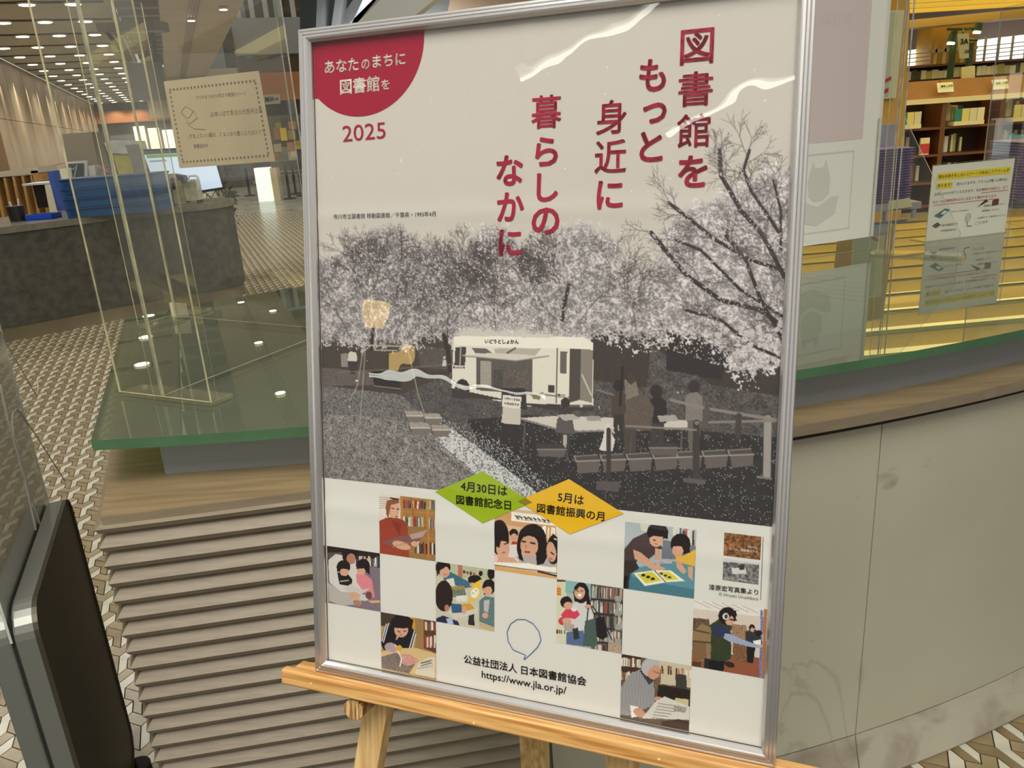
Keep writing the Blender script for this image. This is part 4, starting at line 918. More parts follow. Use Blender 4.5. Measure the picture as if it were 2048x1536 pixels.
for k, (px, py) in enumerate(((1893, 174), (2003, 168))):
    t = thing('shelf_label', ('white shelf label with black lettering on the fascia, left one of two', 'white shelf label with black lettering on the fascia, right one at the picture edge')[k], 'label', aty(px, py, YC - .06))
    c = aty(px, py, YC - .035); s = MB(); s.box(c - X3 * .1 - Z3 * .06, X3 * .2, Y3 * .003, Z3 * .115 + Y3 * .05); s.build('plate', mat('label_white', (232, 236, 206), 0.5), t)
    s = MB(); add_text(s, ('趣味と生活', '健康と医学')[k], c + Z3 * .012 + Y3 * -.004, X3, (Z3 * .115 + Y3 * .05) / .125, .15, bold=.04); s.build('lettering', mat('ink_green', (40, 60, 40), 0.6), t)
# back row of books above the fascia
bz0 = aty(1900, 158, 12.2)[2]
bt_ = thing('bookcase', 'second row of bookcases, its top shelf showing above the front fascia', 'bookcase', (6.5, 12.3, 0), 'bookcases of the reading room')
s = MB(); s.box((aty(1796, 160, 12.2)[0], 12.25, 0), (4.2, 0, 0), (0, .4, 0), (0, 0, bz0 + .02)); s.build('body', bwd, bt_)
s = MB(); s.box((aty(1796, 160, 12.2)[0], 12.22, bz0 + .185), (4.2, 0, 0), (0, .44, 0), (0, 0, .03)); s.build('top_board', bw, bt_)
s = MB(); s.box((aty(1796, 160, 12.2)[0], 12.6, bz0), (4.2, 0, 0), (0, .03, 0), (0, 0, .185)); s.build('back', bwd, bt_)
x = aty(1800, 150, 12.3)[0]; random.seed(3); nb = -1
while x < aty(2060, 150, 12.3)[0]:
    bt2 = random.uniform(.05, .10)
    if not (aty(1935, 150, 12.3)[0] < x < aty(1950, 150, 12.3)[0]):
        nb += 1; s = MB(); s.box((x, 12.28, bz0 + .022), (bt2 - .003, 0, 0), (0, .17, 0), (0, 0, random.uniform(.10, .14))); o = s.build('book', random.choice([bms[i_] for i_ in (0, 1, 4, 5, 9, 5, 0, 10)])); tag(o, bname(o) + ' upright book above the bookcase fascia, %s from the left' % ORD[nb], 'book', 'books above the bookcase fascia')
    x += bt2
# sign posts with small spot lights, hanging guide sign
gpost = mat('post_green', (40, 66, 36), 0.5)
sp = thing('sign_post', 'dark green post with a crossbar and small spot lights above the bookcases', 'sign post', aty(1902, 155, 12.0))
for x0, y0, x1, y1 in ((1909, 62, 1903, 156), (1942, 86, 1938, 130)): s = MB(); q_ = aty(x0, y0, 12); s.tube([q_, np.array([q_[0], q_[1], 0.0])], .045, 8); s.build('post', gpost, sp)
for a, b in (((1895, 58), (1957, 58)), ((1930, 78), (1955, 80))): s = MB(); s.tube([aty(*a, 11.95), aty(*b, 11.95)], .02, 6); s.build('crossbar', gpost, sp)
for px, py in ((1905, 84), (1957, 62)):
    c = aty(px, py, 11.9); s = MB(); s.tube([c + Z3 * .1, c - X3 * .02], .05, 10, r2=.06); s.build('spot_head', gpost, sp)
    s = MB(); s.tube([c - X3 * .02 - Z3 * .005, c - X3 * .022 - Z3 * .03], .05, 10); s.build('spot_lamp', mat('spot_glow', (255, 244, 200), 0.5, emit=5), sp)
s = MB(); s.tube([aty(1926, 66, 11.71), aty(1926, 59, 11.9)], .012, 6); s.build('hanger', gpost, sp)
gs = thing('section_sign', 'hanging pale section sign reading 3A with a second line below', 'sign', aty(1925, 90, 11.7))
s = MB(); s.prism([aty(1916, 68, 11.7), aty(1938, 66, 11.7), aty(1938, 116, 11.7), aty(1920, 117, 11.7)], (0, .02, 0)); s.build('board', mat('sign_board', (196, 196, 168), 0.5), gs)
s = MB(); add_text(s, '3A', aty(1929, 83, 11.68), X3, Z3, .11, bold=.02); add_text(s, '3B', aty(1934, 103, 11.68), X3, Z3, .06, bold=.01); s.build('lettering', ink_d, gs)
card('notice_board', 'small pale notice board on a brown stand above the bookcase fascia', 'board', [(1924, 134), (1950, 131), (1950, 156), (1924, 158)], 10.72, mat('board_pale', (200, 192, 146), 0.5), .03)
# pale hanging board and grey cart with purple baskets beside the ochre column
wbd = thing('whiteboard', 'tall pale greenish board with red stickers between the white poster and the bookcases', 'board', aty(1780, 190, 6.15))
s = MB(); s.prism([aty(1742, 22, 6.15), aty(1809, 20, 6.15), aty(1792, 196, 6.15), aty(1730, 200, 6.15)], (0, .048, 0)); s.build('frame', mat('board_frame', (196, 198, 168), 0.4), wbd)
s = MB(); s.prism([aty(1744, 26, 6.149), aty(1790, 24, 6.149), aty(1776, 192, 6.149), aty(1732, 196, 6.149)], (0, -.005, 0)); s.build('board', mat('board_green', (168, 178, 152), 0.35), wbd)
for pts in ([(1768, 160), (1783, 152), (1784, 158), (1768, 167)], [(1767, 180), (1777, 175), (1776, 184), (1767, 188)]): s = MB(); s.prism([aty(*p, 6.143) for p in pts], (0, -.004, 0)); s.build('red_sticker', mat('sticker_red', (170, 40, 60), 0.5), wbd)
def basket_stack(x0, x1, ytop, ybot, n_, y, label):
    a = aty(x0, ybot, y); b = aty(x1, ybot - (x1 - x0) * .069, y); H_ = aty(x0, ytop, y)[2] - a[2]; w_ = b[0] - a[0]; st_ = H_ / n_; z0 = a[2]
    first_ = None
    for k in range(n_):
        if first_ is None:
            first_ = thing('basket', 'lowest ' + label, 'basket', (a[0], y, z0), label.replace('purple plastic basket in', 'baskets of')); r_ = first_
            s = MB(); s.box((a[0] + .012, y + .01, z0), (w_ - .024, 0, 0), (0, .30, 0), (0, 0, st_ * .62)); s.build('body', mat('purple_dark', (76, 52, 100), 0.5), r_)
            s = MB(); s.box((a[0], y, z0 + st_ * .58), (w_, 0, 0), (0, .32, 0), (0, 0, st_ * .3)); s.build('rim', mat('purple_rim', (116, 88, 146), 0.45), r_, bevel=.002, seg=1)
        else:
            r_ = first_.copy(); COL.objects.link(r_); r_.location = Vector((a[0], y, z0 + st_ * k)); r_['label'] = '%s from the bottom: %s' % (ORD[k], label)
            for ch in first_.children: c_ = ch.copy(); COL.objects.link(c_); c_.parent = r_
    return a, w_, z0
yk = 4.4
a, w_, z0 = basket_stack(1741, 1822, 300, 408, 20, yk, 'purple plastic basket in the tall stack behind the acrylic wing')
cart = thing('basket_cart', 'light grey metal cart carrying the stack of purple baskets', 'cart', (a[0], yk, 0))
s = MB(); s.box((a[0] - .03, yk - .02, z0 - .04), (w_ + .08, 0, 0), (0, .38, 0), (0, 0, .036)); s.build('tray', mat('cart_grey', (150, 152, 156), 0.4), cart)
s = MB(); s.box((a[0] - .03, yk + .33, z0), (w_ + .07, 0, 0), (0, .025, 0), (0, 0, aty(1745, 256, yk)[2] - z0)); s.build('back_panel', mat('cart_panel', (140, 142, 152), 0.45), cart)
for dx in (0, w_ + .02):
    for dy in (0, .34): s = MB(); s.tube([(a[0] + dx, yk + dy, 0), (a[0] + dx, yk + dy, z0 - .03)], .014, 8); s.build('leg', mat('cart_grey', (0, 0, 0)), cart)
a, w_, z0 = basket_stack(2032, 2120, 285, 408, 22, yk + .1, 'purple plastic basket in the stack at the right picture edge')
cart2 = thing('basket_cart', 'light grey metal cart at the right picture edge with purple baskets', 'cart', (a[0], yk, 0))
s = MB(); s.box((a[0] - .03, yk + .08, z0 - .04), (w_ + .08, 0, 0), (0, .38, 0), (0, 0, .036)); s.build('tray', mat('cart_grey', (0, 0, 0)), cart2)
for dx in (0, w_ + .02):
    for dy in (.1, .44): s = MB(); s.tube([(a[0] + dx, yk + dy, 0), (a[0] + dx, yk + dy, z0 - .03)], .014, 8); s.build('leg', mat('cart_grey', (0, 0, 0)), cart2)
o = card('cream_label', 'cream label card hanging at the foot of the purple basket stack', 'label', [(1779, 402), (1820, 396), (1825, 414), (1775, 420)], 4.367, mat('label_cream', (206, 202, 150), 0.5), .01)
# ================================================================== EASEL AND FRAMED POSTER
PE = np.array([.9289, -.3702, 0.0]); PE /= np.linalg.norm(PE)
PYd = np.array([-.0738, -.1889, -.9793]); PYd -= PYd.dot(PE) * PE; PYd /= np.linalg.norm(PYd)
PN = -np.cross(PE, PYd)                       # towards the viewer
PO = np.array([-.2085, .9745, 1.6102])
FWD, FHT = 0.541, 0.756                       # outer size of the frame
def L(u, v, w=0.0): return PO + PE * u + PYd * v + PN * w
def pm(px, py, w=0.0):
    """position on the poster, in millimetres from the frame's top left corner"""
    P0 = PO + PN * w; r = ray(px, py); t = PN.dot(P0 - EYE) / PN.dot(r); P = EYE + r * t - P0
    return np.array([P.dot(PE), P.dot(PYd)]) * 1000
pine = mat('pine', (226, 180, 112), 0.42, var=0.2, scale=7, stretch=(1.3, 30, 30), rgb2=(184, 126, 62), bump=0.03, detail=2.0)
pine_l = mat('pine_light', (232, 200, 142), 0.45, var=0.12, scale=6, stretch=(28, 28, 1.2), rgb2=(196, 150, 86), bump=0.03)
pine_e = mat('pine_end', (222, 186, 122), 0.5, var=0.4, scale=60, stretch=(6, 1, .5), rgb2=(120, 74, 34))
easel = thing('easel', 'light pine display easel holding the framed poster on its tray', 'easel', L(.27, FHT) * np.array([1, 1, 0]))
# the tray is turned with the poster plane; its grain runs along its length
def oriented(mb, name, m, parent, origin, bevel=0.0):
    """build a mesh whose own axes follow the poster plane, so that wood grain runs along it"""
    Mx = Matrix(((PE[0], PN[0], -PYd[0]), (PE[1], PN[1], -PYd[1]), (PE[2], PN[2], -PYd[2])))
    inv = np.array(Mx.inverted()); vv = [tuple(inv @ (np.array(p) - origin)) for p in mb.v]
    me = bpy.data.meshes.new(name); me.from_pydata(vv, [], mb.f)
    for k in (m if isinstance(m, (list, tuple)) else [m]): me.materials.append(k)
    me.polygons.foreach_set('material_index', mb.mi)
    if bevel:
        bm = bmesh.new(); bm.from_mesh(me); bmesh.ops.remove_doubles(bm, verts=bm.verts, dist=1e-6)
        bmesh.ops.bevel(bm, geom=bm.edges[:], offset=bevel, segments=2, profile=.5, affect='EDGES'); bm.to_mesh(me); bm.free()
    o = link(name, me, parent); mw = Mx.to_4x4(); mw.translation = Vector(origin - (org(parent) if parent else 0)); o.matrix_local = mw
    return o
s = MB()
prof = [(-.0135, .7565), (.0095, .7565), (.020, .7475), (.0300, .7470), (.0315, .7485), (.0315, .7650), (.0300, .7665), (-.0135, .7690)]
s.prism([L(-.031, v, w) for w, v in prof], PE * .62)
oriented(s, 'tray', pine, easel, L(.27, .76, .0), bevel=.0012)
for u, v in ((.012, .757), (.225, .762), (.43, .757)):
    s = MB(); s.tube([L(u, v, .031), L(u, v, .0322)], .0011, 8); s.build('dowel_pin', mat('pin_pale', (244, 226, 180), 0.5), easel)
# octagonal pegs carrying the tray
for u in (.0665,):
    s = MB(); pts = [L(u + .0138 * math.cos(math.radians(22.5 + 45 * k)), .783 + .0138 * math.sin(math.radians(22.5 + 45 * k)), -.0140) for k in range(8)]
    s.prism(pts, PN * .040); oriented(s, 'peg', pine_e, easel, L(u, .783, 0), bevel=.0008)
def zfloor(u0, v0, du, w):
    """end of a leg in the poster plane at the floor"""
    P = L(u0, v0, w); dr = PYd + PE * du; return P + dr * (-P[2] / dr[2]) * .999
def leg(u0, du, w0, wd, th, name='leg', vtop=.764):
    top = L(u0, vtop, w0); bot = zfloor(u0, vtop, du, w0); s = MB(); dr = (bot - top)
    s.box(top, PE * wd, -PN * th, dr); return oriented(s, name, pine_l, easel, top, bevel=.0015)
for u_, dd in ((.0600, -.19), (.358, .19)):
    vt = .25; leg(u_ - dd * (.775 - vt), dd, -.0150, .0335, .022, vtop=vt)
# rear strut leaning back from behind the frame
top = L(.215, .15, -.03); bot = np.array([.075, 1.235, 0.001])
c1 = aty(1065, 1500, 1.0); s = MB()
q0 = L(.24, .30, -.035); q1 = np.array([q0[0] + (c1[0] - q0[0]) * 2.1, 1.16, .0]); dr = (aty(1063, 1515, .93) - q0); tt = -q0[2] / dr[2]; dr = dr * tt
s.box(q0 - PE * .018, PE * .040, -PN * .018, dr); oriented(s, 'rear_leg', pine_l, easel, q0, bevel=.0015)
# upper part of the easel, behind the frame
s = MB(); s.box(L(.14, .30, -.015), PE * .26, -PN * .02, PYd * .03); oriented(s, 'crossbar', pine_l, easel, L(.14, .30, -.015))

# ------------------------------------------------------------------ the frame
alu = mat('aluminium', (206, 204, 202), 0.30, metal=0.85, var=0.03, scale=3)
fr = thing('framed_poster', 'large poster in a brushed aluminium frame leaning on the pine easel', 'poster', (0, 0, 0))
M3 = Matrix(((PE[0], -PYd[0], PN[0], PO[0]), (PE[1], -PYd[1], PN[1], PO[1]), (PE[2], -PYd[2], PN[2], PO[2]), (0, 0, 0, 1)))
fr.matrix_world = M3
def fobj(name, verts, faces, mats, parent=None, smooth=False, mi=None):
    """mesh in the poster's own frame: x right, y up, z to the viewer"""
    me = bpy.data.meshes.new(name); me.from_pydata(verts, [], faces)
    for m in (mats if isinstance(mats, (list, tuple)) else [mats]): me.materials.append(m)
    if mi is not None: me.polygons.foreach_set('material_index', mi)
    if smooth: me.polygons.foreach_set('use_smooth', [True] * len(me.polygons))
    me.update(); o = bpy.data.objects.new(name, me); COL.objects.link(o); o.parent = parent or fr
    return o
FP = [(0, -.012), (0, .0050), (.0006, .0060), (.0026, .0064), (.0034, .0052), (.0042, .0064), (.0062, .0068), (.0068, .0056), (.0076, .0068), (.0100, .0066), (.0108, .0054), (.0116, .0060), (.0142, .0020), (.0142, -.0012)]
cor = [(0, 0), (FWD, 0), (FWD, -FHT), (0, -FHT)]; inw = [(1, -1), (-1, -1), (-1, 1), (1, 1)]
for k, nm in enumerate(('top', 'right', 'bottom', 'left')):
    rows = []
    for q in (k, (k + 1) % 4):
        rows.append([(cor[q][0] + inw[q][0] * t, cor[q][1] + inw[q][1] * t, w) for t, w in FP])
    v = rows[0] + rows[1]; n_ = len(FP); f = [[i, i + 1, n_ + i + 1, n_ + i] for i in range(n_ - 1)] + [[n_ - 1, 0, n_, 2 * n_ - 1]]
    o = fobj('frame_rail', v, f, alu)
fobj('backing_board', [(.003, -.003, -.011), (FWD - .003, -.003, -.011), (FWD - .003, -FHT + .003, -.011), (.003, -FHT + .003, -.011), (.003, -.003, -.006), (FWD - .003, -.003, -.006), (FWD - .003, -FHT + .003, -.006), (.003, -FHT + .003, -.006)],
     [[3, 2, 1, 0], [4, 5, 6, 7], [0, 1, 5, 4], [1, 2, 6, 5], [2, 3, 7, 6], [3, 0, 4, 7]], mat('board_brown', (130, 104, 70), 0.7))
# paper with fold ridges
def fold(u, v):
    """height of the once-folded paper, metres (u right, v down, metres)"""
    z = 0.0
    for c_, a in ((.2045, .0007), (.5485, .0008)): z = z + a * np.exp(-((v - c_) / .010) ** 2) - a * .35 * np.exp(-((v - c_ + .02) / .02) ** 2)
    z = z + .0005 * np.exp(-((u - .2685) / .008) ** 2)
    z = z + .0003 * np.sin(u * 19 + v * 7) * np.sin(v * 14 + .6)
    return z
SZ = -.0042
def grid_mesh(name, u0, v0, u1, v1, nu, nv, off, m, parent, img=None):
    us = np.linspace(u0, u1, nu + 1); vs = np.linspace(v0, v1, nv + 1); U_, V_ = np.meshgrid(us, vs)
    z = SZ + fold(U_, V_) + off
    co = np.stack([U_, -V_, z], -1).reshape(-1, 3)
    i = np.arange(nv)[:, None] * (nu + 1) + np.arange(nu)[None, :]
    q = np.stack([i, i + nu + 1, i + nu + 2, i + 1], -1).reshape(-1)
    me = bpy.data.meshes.new(name); me.vertices.add(len(co)); me.vertices.foreach_set('co', co.ravel())
    nf = nu * nv; me.loops.add(nf * 4); me.loops.foreach_set('vertex_index', q.astype(np.int32))
    me.polygons.add(nf); me.polygons.foreach_set('loop_start', np.arange(nf, dtype=np.int32) * 4)
    me.polygons.foreach_set('use_smooth', np.ones(nf, bool)); me.update(); me.validate()
    me.materials.append(m)
    if img is not None:
        ca = me.color_attributes.new('ink', 'FLOAT_COLOR', 'POINT'); h, w = img.shape[:2]
        yi = np.clip(np.round((V_ - v0) / (v1 - v0) * (h - 1)), 0, h - 1).astype(int); xi = np.clip(np.round((U_ - u0) / (u1 - u0) * (w - 1)), 0, w - 1).astype(int)
        c_ = np.clip(img[yi, xi], 0, 1); c_ = np.where(c_ <= .04045, c_ / 12.92, ((c_ + .055) / 1.055) ** 2.4)
        rgba = np.concatenate([c_, np.ones(c_.shape[:2] + (1,))], -1).astype(np.float32)
        ca.data.foreach_set('color', rgba.ravel())
    o = bpy.data.objects.new(name, me); COL.objects.link(o); o.parent = parent
    return o
paper = mat('poster_paper', (214, 213, 207), 0.5, spec=0.2)
sheet = grid_mesh('poster_sheet', .0135, .0135, FWD - .0135, FHT - .0135, 60, 150, 0, paper, fr)
INK = print_mat('printed_ink')

# ------------------------------------------------------------------ a small painter for the printed photographs
rng = np.random.default_rng(5)
def vnoise(h, w, cell):
    gh, gw = int(h / cell) + 3, int(w / cell) + 3; g = rng.random((gh, gw))
    y = np.arange(h) / cell; x = np.arange(w) / cell; yi = y.astype(int); xi = x.astype(int); fy = (y - yi)[:, None]; fx = (x - xi)[None, :]
    fy = fy * fy * (3 - 2 * fy); fx = fx * fx * (3 - 2 * fx)
    a = g[yi][:, xi]; b = g[yi][:, xi + 1]; c_ = g[yi + 1][:, xi]; d_ = g[yi + 1][:, xi + 1]
    return (a * (1 - fx) + b * fx) * (1 - fy) + (c_ * (1 - fx) + d_ * fx) * fy
class Paint:
    def __init__(s, u0, v0, u1, v1, res, base):
        s.u0, s.v0, s.u1, s.v1, s.res = u0, v0, u1, v1, res
        s.w = int(round((u1 - u0) / res)); s.h = int(round((v1 - v0) / res)); s.img = np.ones((s.h, s.w, 3)) * (np.array(base) / 255.0)
        s.X, s.Y = np.meshgrid(np.arange(s.w) + .5, np.arange(s.h) + .5); s.T = None
    def tp(s, p):
        if s.T: p = s.T(p)
        q = pm(*p); return ((q[0] - s.u0) / s.res, (q[1] - s.v0) / s.res)
    def put(s, mask, col, a=1.0, tex=0.0):
        c_ = np.array(col) / 255.0
        if tex: c_ = c_[None, :] * (1 + tex * (rng.random((int(mask.sum()), 1)) - .5) * 2)
        s.img[mask] = s.img[mask] * (1 - a) + c_ * a
    def pmask(s, pts, raw=False):
        P = [p if raw else s.tp(p) for p in pts]; m = np.zeros((s.h, s.w), bool)
        xs_ = [p[0] for p in P]; ys_ = [p[1] for p in P]; x0, x1 = max(0, int(min(xs_)) - 1), min(s.w, int(max(xs_)) + 2); y0, y1 = max(0, int(min(ys_)) - 1), min(s.h, int(max(ys_)) + 2)
        if x1 <= x0 or y1 <= y0: return m
        X, Y = s.X[y0:y1, x0:x1], s.Y[y0:y1, x0:x1]; q = np.zeros(X.shape, bool); n_ = len(P)
        for i in range(n_):
            (ax_, ay_), (bx_, by_) = P[i], P[(i + 1) % n_]
            if ay_ == by_: continue
            q ^= ((ay_ > Y) != (by_ > Y)) & (X < (bx_ - ax_) * (Y - ay_) / (by_ - ay_) + ax_)
        m[y0:y1, x0:x1] = q; return m
    def poly(s, pts, col, a=1.0, tex=0.0): s.put(s.pmask(pts), col, a, tex)
    def line(s, pts, wpx, col, a=1.0, raw=False):
        P = [np.array(p if raw else s.tp(p)) for p in pts]
        for i in range(len(P) - 1):
            A, B = P[i], P[i + 1]; r_ = wpx if not isinstance(wpx, (list, tuple)) else wpx[i]
            x0, x1 = max(0, int(min(A[0], B[0]) - r_ - 1)), min(s.w, int(max(A[0], B[0]) + r_ + 2)); y0, y1 = max(0, int(min(A[1], B[1]) - r_ - 1)), min(s.h, int(max(A[1], B[1]) + r_ + 2))
            if x1 <= x0 or y1 <= y0: continue
            X, Y = s.X[y0:y1, x0:x1], s.Y[y0:y1, x0:x1]; d_ = B - A; l2 = max(1e-6, d_ @ d_); t = np.clip(((X - A[0]) * d_[0] + (Y - A[1]) * d_[1]) / l2, 0, 1)
            dist = np.hypot(X - A[0] - t * d_[0], Y - A[1] - t * d_[1]); m = np.zeros((s.h, s.w), bool); cov = np.clip(r_ + .5 - dist, 0, 1) * a
            reg = s.img[y0:y1, x0:x1]; s.img[y0:y1, x0:x1] = reg * (1 - cov[..., None]) + (np.array(col) / 255.0) * cov[..., None]
    def ell(s, c_, rx, ry, col, rot=0, a=1.0, tex=0.0):
        """centre and radii in the reading frame"""
        n_ = 20; s.poly([(c_[0] + rx * math.cos(t) * math.cos(rot) - ry * math.sin(t) * math.sin(rot), c_[1] + rx * math.cos(t) * math.sin(rot) + ry * math.sin(t) * math.cos(rot)) for t in [2 * math.pi * k / n_ for k in range(n_)]], col, a, tex)

# ---- the black and white photograph
SKY = (194, 188, 180)
B = Paint(14, 14, 527, 512, 0.8, SKY)
H_, Wd = B.h, B.w
fine = vnoise(H_, Wd, 1.4); fine2 = vnoise(H_, Wd, 2.6); mid = vnoise(H_, Wd, 7); big = vnoise(H_, Wd, 24)
B.img *= (1 - .03 * (1 - B.Y / B.h)[..., None])
# ground
gr_l = B.pmask([(600, 700), (1700, 700), (1700, 1100), (600, 1100)])
g_ = .30 + .09 * (fine - .5) * 2 + .05 * (mid - .5) + .0 * big
B.img[gr_l] = (g_[..., None] * np.array([1.0, .95, .94]))[gr_l]
# grass in the left foreground, lighter
gm = B.pmask([(630, 800), (760, 815), (860, 850), (930, 900), (1010, 960), (1080, 1020), (630, 1000)])
g_ = .46 + .24 * (fine - .5) * 1.6 + .12 * (mid - .5); B.img[gm] = (g_[..., None] * np.array([1, .965, .955]))[gm]
gm = B.pmask([(630, 770), (800, 790), (860, 850), (700, 830), (630, 830)]); g_ = .40 + .3 * (fine - .5); B.img[gm] = (g_[..., None] * np.array([1, .97, .96]))[gm]
# dark paved ground on the right
dm = B.pmask([(930, 840), (1050, 830), (1600, 880), (1600, 1100), (1040, 1010), (980, 930)]); g_ = .165 + .05 * (fine - .5) + .04 * (mid - .5); B.img[dm] = (g_[..., None] * np.array([1, .93, .96]))[dm]
pet = dm & (rng.random((H_, Wd)) > .975); B.img[pet] = .62
# petal drift path
pth = B.pmask([(865, 850), (900, 856), (960, 900), (1060, 975), (1090, 1010), (1010, 1000), (930, 930), (880, 890)]); sel = pth & (fine > .42); B.img[sel] = .78; B.img[pth & ~sel] = .42
sc = B.pmask([(860, 830), (1000, 880), (1130, 1000), (1000, 990), (880, 900)]) & (rng.random((H_, Wd)) > .86); B.img[sc] = .75
# dark band behind: hedges and shrubs
B.poly([(640, 650), (700, 660), (900, 668), (900, 745), (800, 790), (640, 770)], (66, 58, 52), tex=.12)
B.poly([(640, 735), (760, 745), (760, 770), (640, 772)], (92, 84, 80), tex=.15)
B.poly([(1180, 640), (1600, 640), (1600, 800), (1400, 790), (1180, 760)], (58, 50, 48), tex=.12)
hm = B.pmask([(1300, 690), (1420, 770), (1600, 800), (1600, 880), (1400, 850), (1290, 790)]); g_ = .30 + .2 * (fine - .5) + .1 * (mid - .5); B.img[hm] = (g_[..., None] * np.array([1, .95, .93]))[hm]
B.poly([(1330, 660), (1460, 690), (1440, 760), (1330, 740)], (44, 38, 38), tex=.1); B.poly([(830, 690), (905, 700), (905, 740), (840, 735)], (80, 76, 72), tex=.15)
# tree crowns
def crown(pts, lo=.34, hi=.80, dens=.40, edge=26):
    m0 = B.pmask(pts).astype(float); k = edge
    # soften the mask so its rim breaks up
    acc = m0.copy()
    for _ in range(2):
        c_ = np.cumsum(np.pad(acc, ((k // 2 + 1, k // 2), (0, 0)), mode='edge'), 0); acc = (c_[k:] - c_[:-k]) / k
        acc = acc[:H_]
        c_ = np.cumsum(np.pad(acc, ((0, 0), (k // 2 + 1, k // 2)), mode='edge'), 1); acc = (c_[:, k:] - c_[:, :-k]) / k
        acc = acc[:, :Wd]
    sel_ = (acc + (mid - .5) * .55 + (fine - .5) * .55 + (fine2 - .5) * .3) > .52
    tone = lo + (hi - lo) * np.clip(.42 + (fine - .5) * 1.0 + (fine2 - .5) * .8 + (mid - .5) * .7, 0, 1)
    B.img[sel_] = (tone[..., None] * np.array([1, .965, .97]))[sel_]
def branch(x, y, ang, ln, wd, depth, spread=.5, col=(66, 57, 57)):
    if depth == 0 or ln < 4: return
    pts = [(x, y)]; a = ang
    for k in range(4):
        a += random.uniform(-.13, .13); x += ln / 4 * math.cos(a); y -= ln / 4 * math.sin(a); pts.append((x, y))
        if k >= 1 and depth > 1 and random.random() < .8: branch(x, y, a + random.choice((-1, 1)) * random.uniform(.3, spread + .35), ln * random.uniform(.45, .7), wd * .55, depth - 1, spread, col)
    B.line(pts, wd * .62, col, a=.62)
    for sgn in (-1, 1): branch(x, y, a + sgn * random.uniform(.15, spread), ln * random.uniform(.55, .75), wd * .65, depth - 1, spread, col)
random.seed(11)
crown([(628, 520), (690, 500), (740, 460), (790, 440), (830, 480), (850, 530), (860, 600), (850, 690), (640, 690)], .40, .78)
crown([(810, 490), (860, 480), (905, 490), (925, 540), (930, 600), (920, 680), (800, 680)], .40, .78)
crown([(930, 470), (985, 440), (1040, 480), (1060, 540), (1060, 660), (900, 660), (915, 560)], .44, .82)
crown([(1060, 480), (1140, 445), (1190, 450), (1250, 490), (1235, 560), (1250, 620), (1240, 680), (1040, 670), (1040, 540)], .44, .82)
crown([(1230, 560), (1290, 540), (1340, 580), (1340, 690), (1220, 680)], .44, .82)
crown([(1330, 430), (1400, 400), (1470, 380), (1520, 330), (1580, 340), (1600, 700), (1480, 770), (1430, 690), (1300, 660), (1290, 560), (1310, 500), (1340, 470)], .50, .86)
for x, y, a, l_, w_, d_ in ((742, 690, 1.7, 92, 1.6, 6), (700, 680, 2.1, 80, 1.2, 5), (780, 690, 1.2, 80, 1.2, 5), (893, 700, 1.75, 90, 2.0, 6), (885, 690, 2.3, 70, 1.2, 5), (990, 660, 1.7, 80, 1.3, 6), (960, 650, 2.1, 70, 1, 5), (1125, 615, 1.65, 62, 1.8, 6), (1110, 640, 2.2, 70, 1.2, 5), (1160, 640, 1.0, 80, 1.2, 5), (1270, 660, 1.6, 60, 1, 5)):
    branch(x, y, a, l_, w_, d_)
B.line([(897, 740), (893, 700), (885, 670)], 3.2, (48, 40, 36)); B.line([(1122, 640), (1128, 600), (1135, 570)], 2.4, (54, 46, 46)); B.line([(740, 700), (745, 650)], 2.2, (50, 42, 40))
# the great tree reaching in from the right
for pts, w_ in (([(1580, 580), (1540, 500), (1520, 465), (1480, 420), (1440, 350), (1437, 300)], 2.4), ([(1560, 470), (1500, 380), (1485, 340), (1497, 300)], 1.8), ([(1580, 545), (1500, 520), (1430, 480), (1380, 440), (1335, 405)], 2.0), ([(1580, 680), (1560, 650), (1520, 620), (1440, 600), (1370, 550), (1300, 465)], 2.6), ([(1575, 640), (1480, 580), (1400, 500), (1350, 480)], 1.6), ([(1570, 720), (1500, 690), (1440, 640), (1370, 620)], 1.8), ([(1575, 700), (1520, 600), (1490, 520), (1450, 470)], 2.0), ([(1560, 500), (1560, 420), (1545, 360)], 1.4)):
    B.line(pts, w_, (44, 36, 38))
    for k in range(len(pts) - 1):
        x, y = pts[k]; x2, y2 = pts[k + 1]; a = math.atan2(-(y2 - y), x2 - x)
        for _ in range(3): t = random.random(); branch(x + (x2 - x) * t, y + (y2 - y) * t, a + random.uniform(-.9, .9), random.uniform(25, 46), .8, 3, .6, (80, 70, 72))
# blossoms over the branches
m_ = (fine > .66) & (B.img[..., 0] < .60) & (mid > .25) & B.pmask([(628, 380), (1600, 250), (1600, 740), (1460, 740), (1250, 670), (628, 670)]) & (fine2 > .45)
B.img[m_] = (np.array([.66, .635, .64]) * (1 + .15 * (fine2 - .5))[..., None])[m_]
for k in range(70):
    x, y = random.uniform(1420, 1570), random.uniform(640, 770)
    if y < 690 + (x - 1430) * .5: B.ell((x, y), random.uniform(3, 7), random.uniform(3, 6), (188, 180, 182), tex=.12)
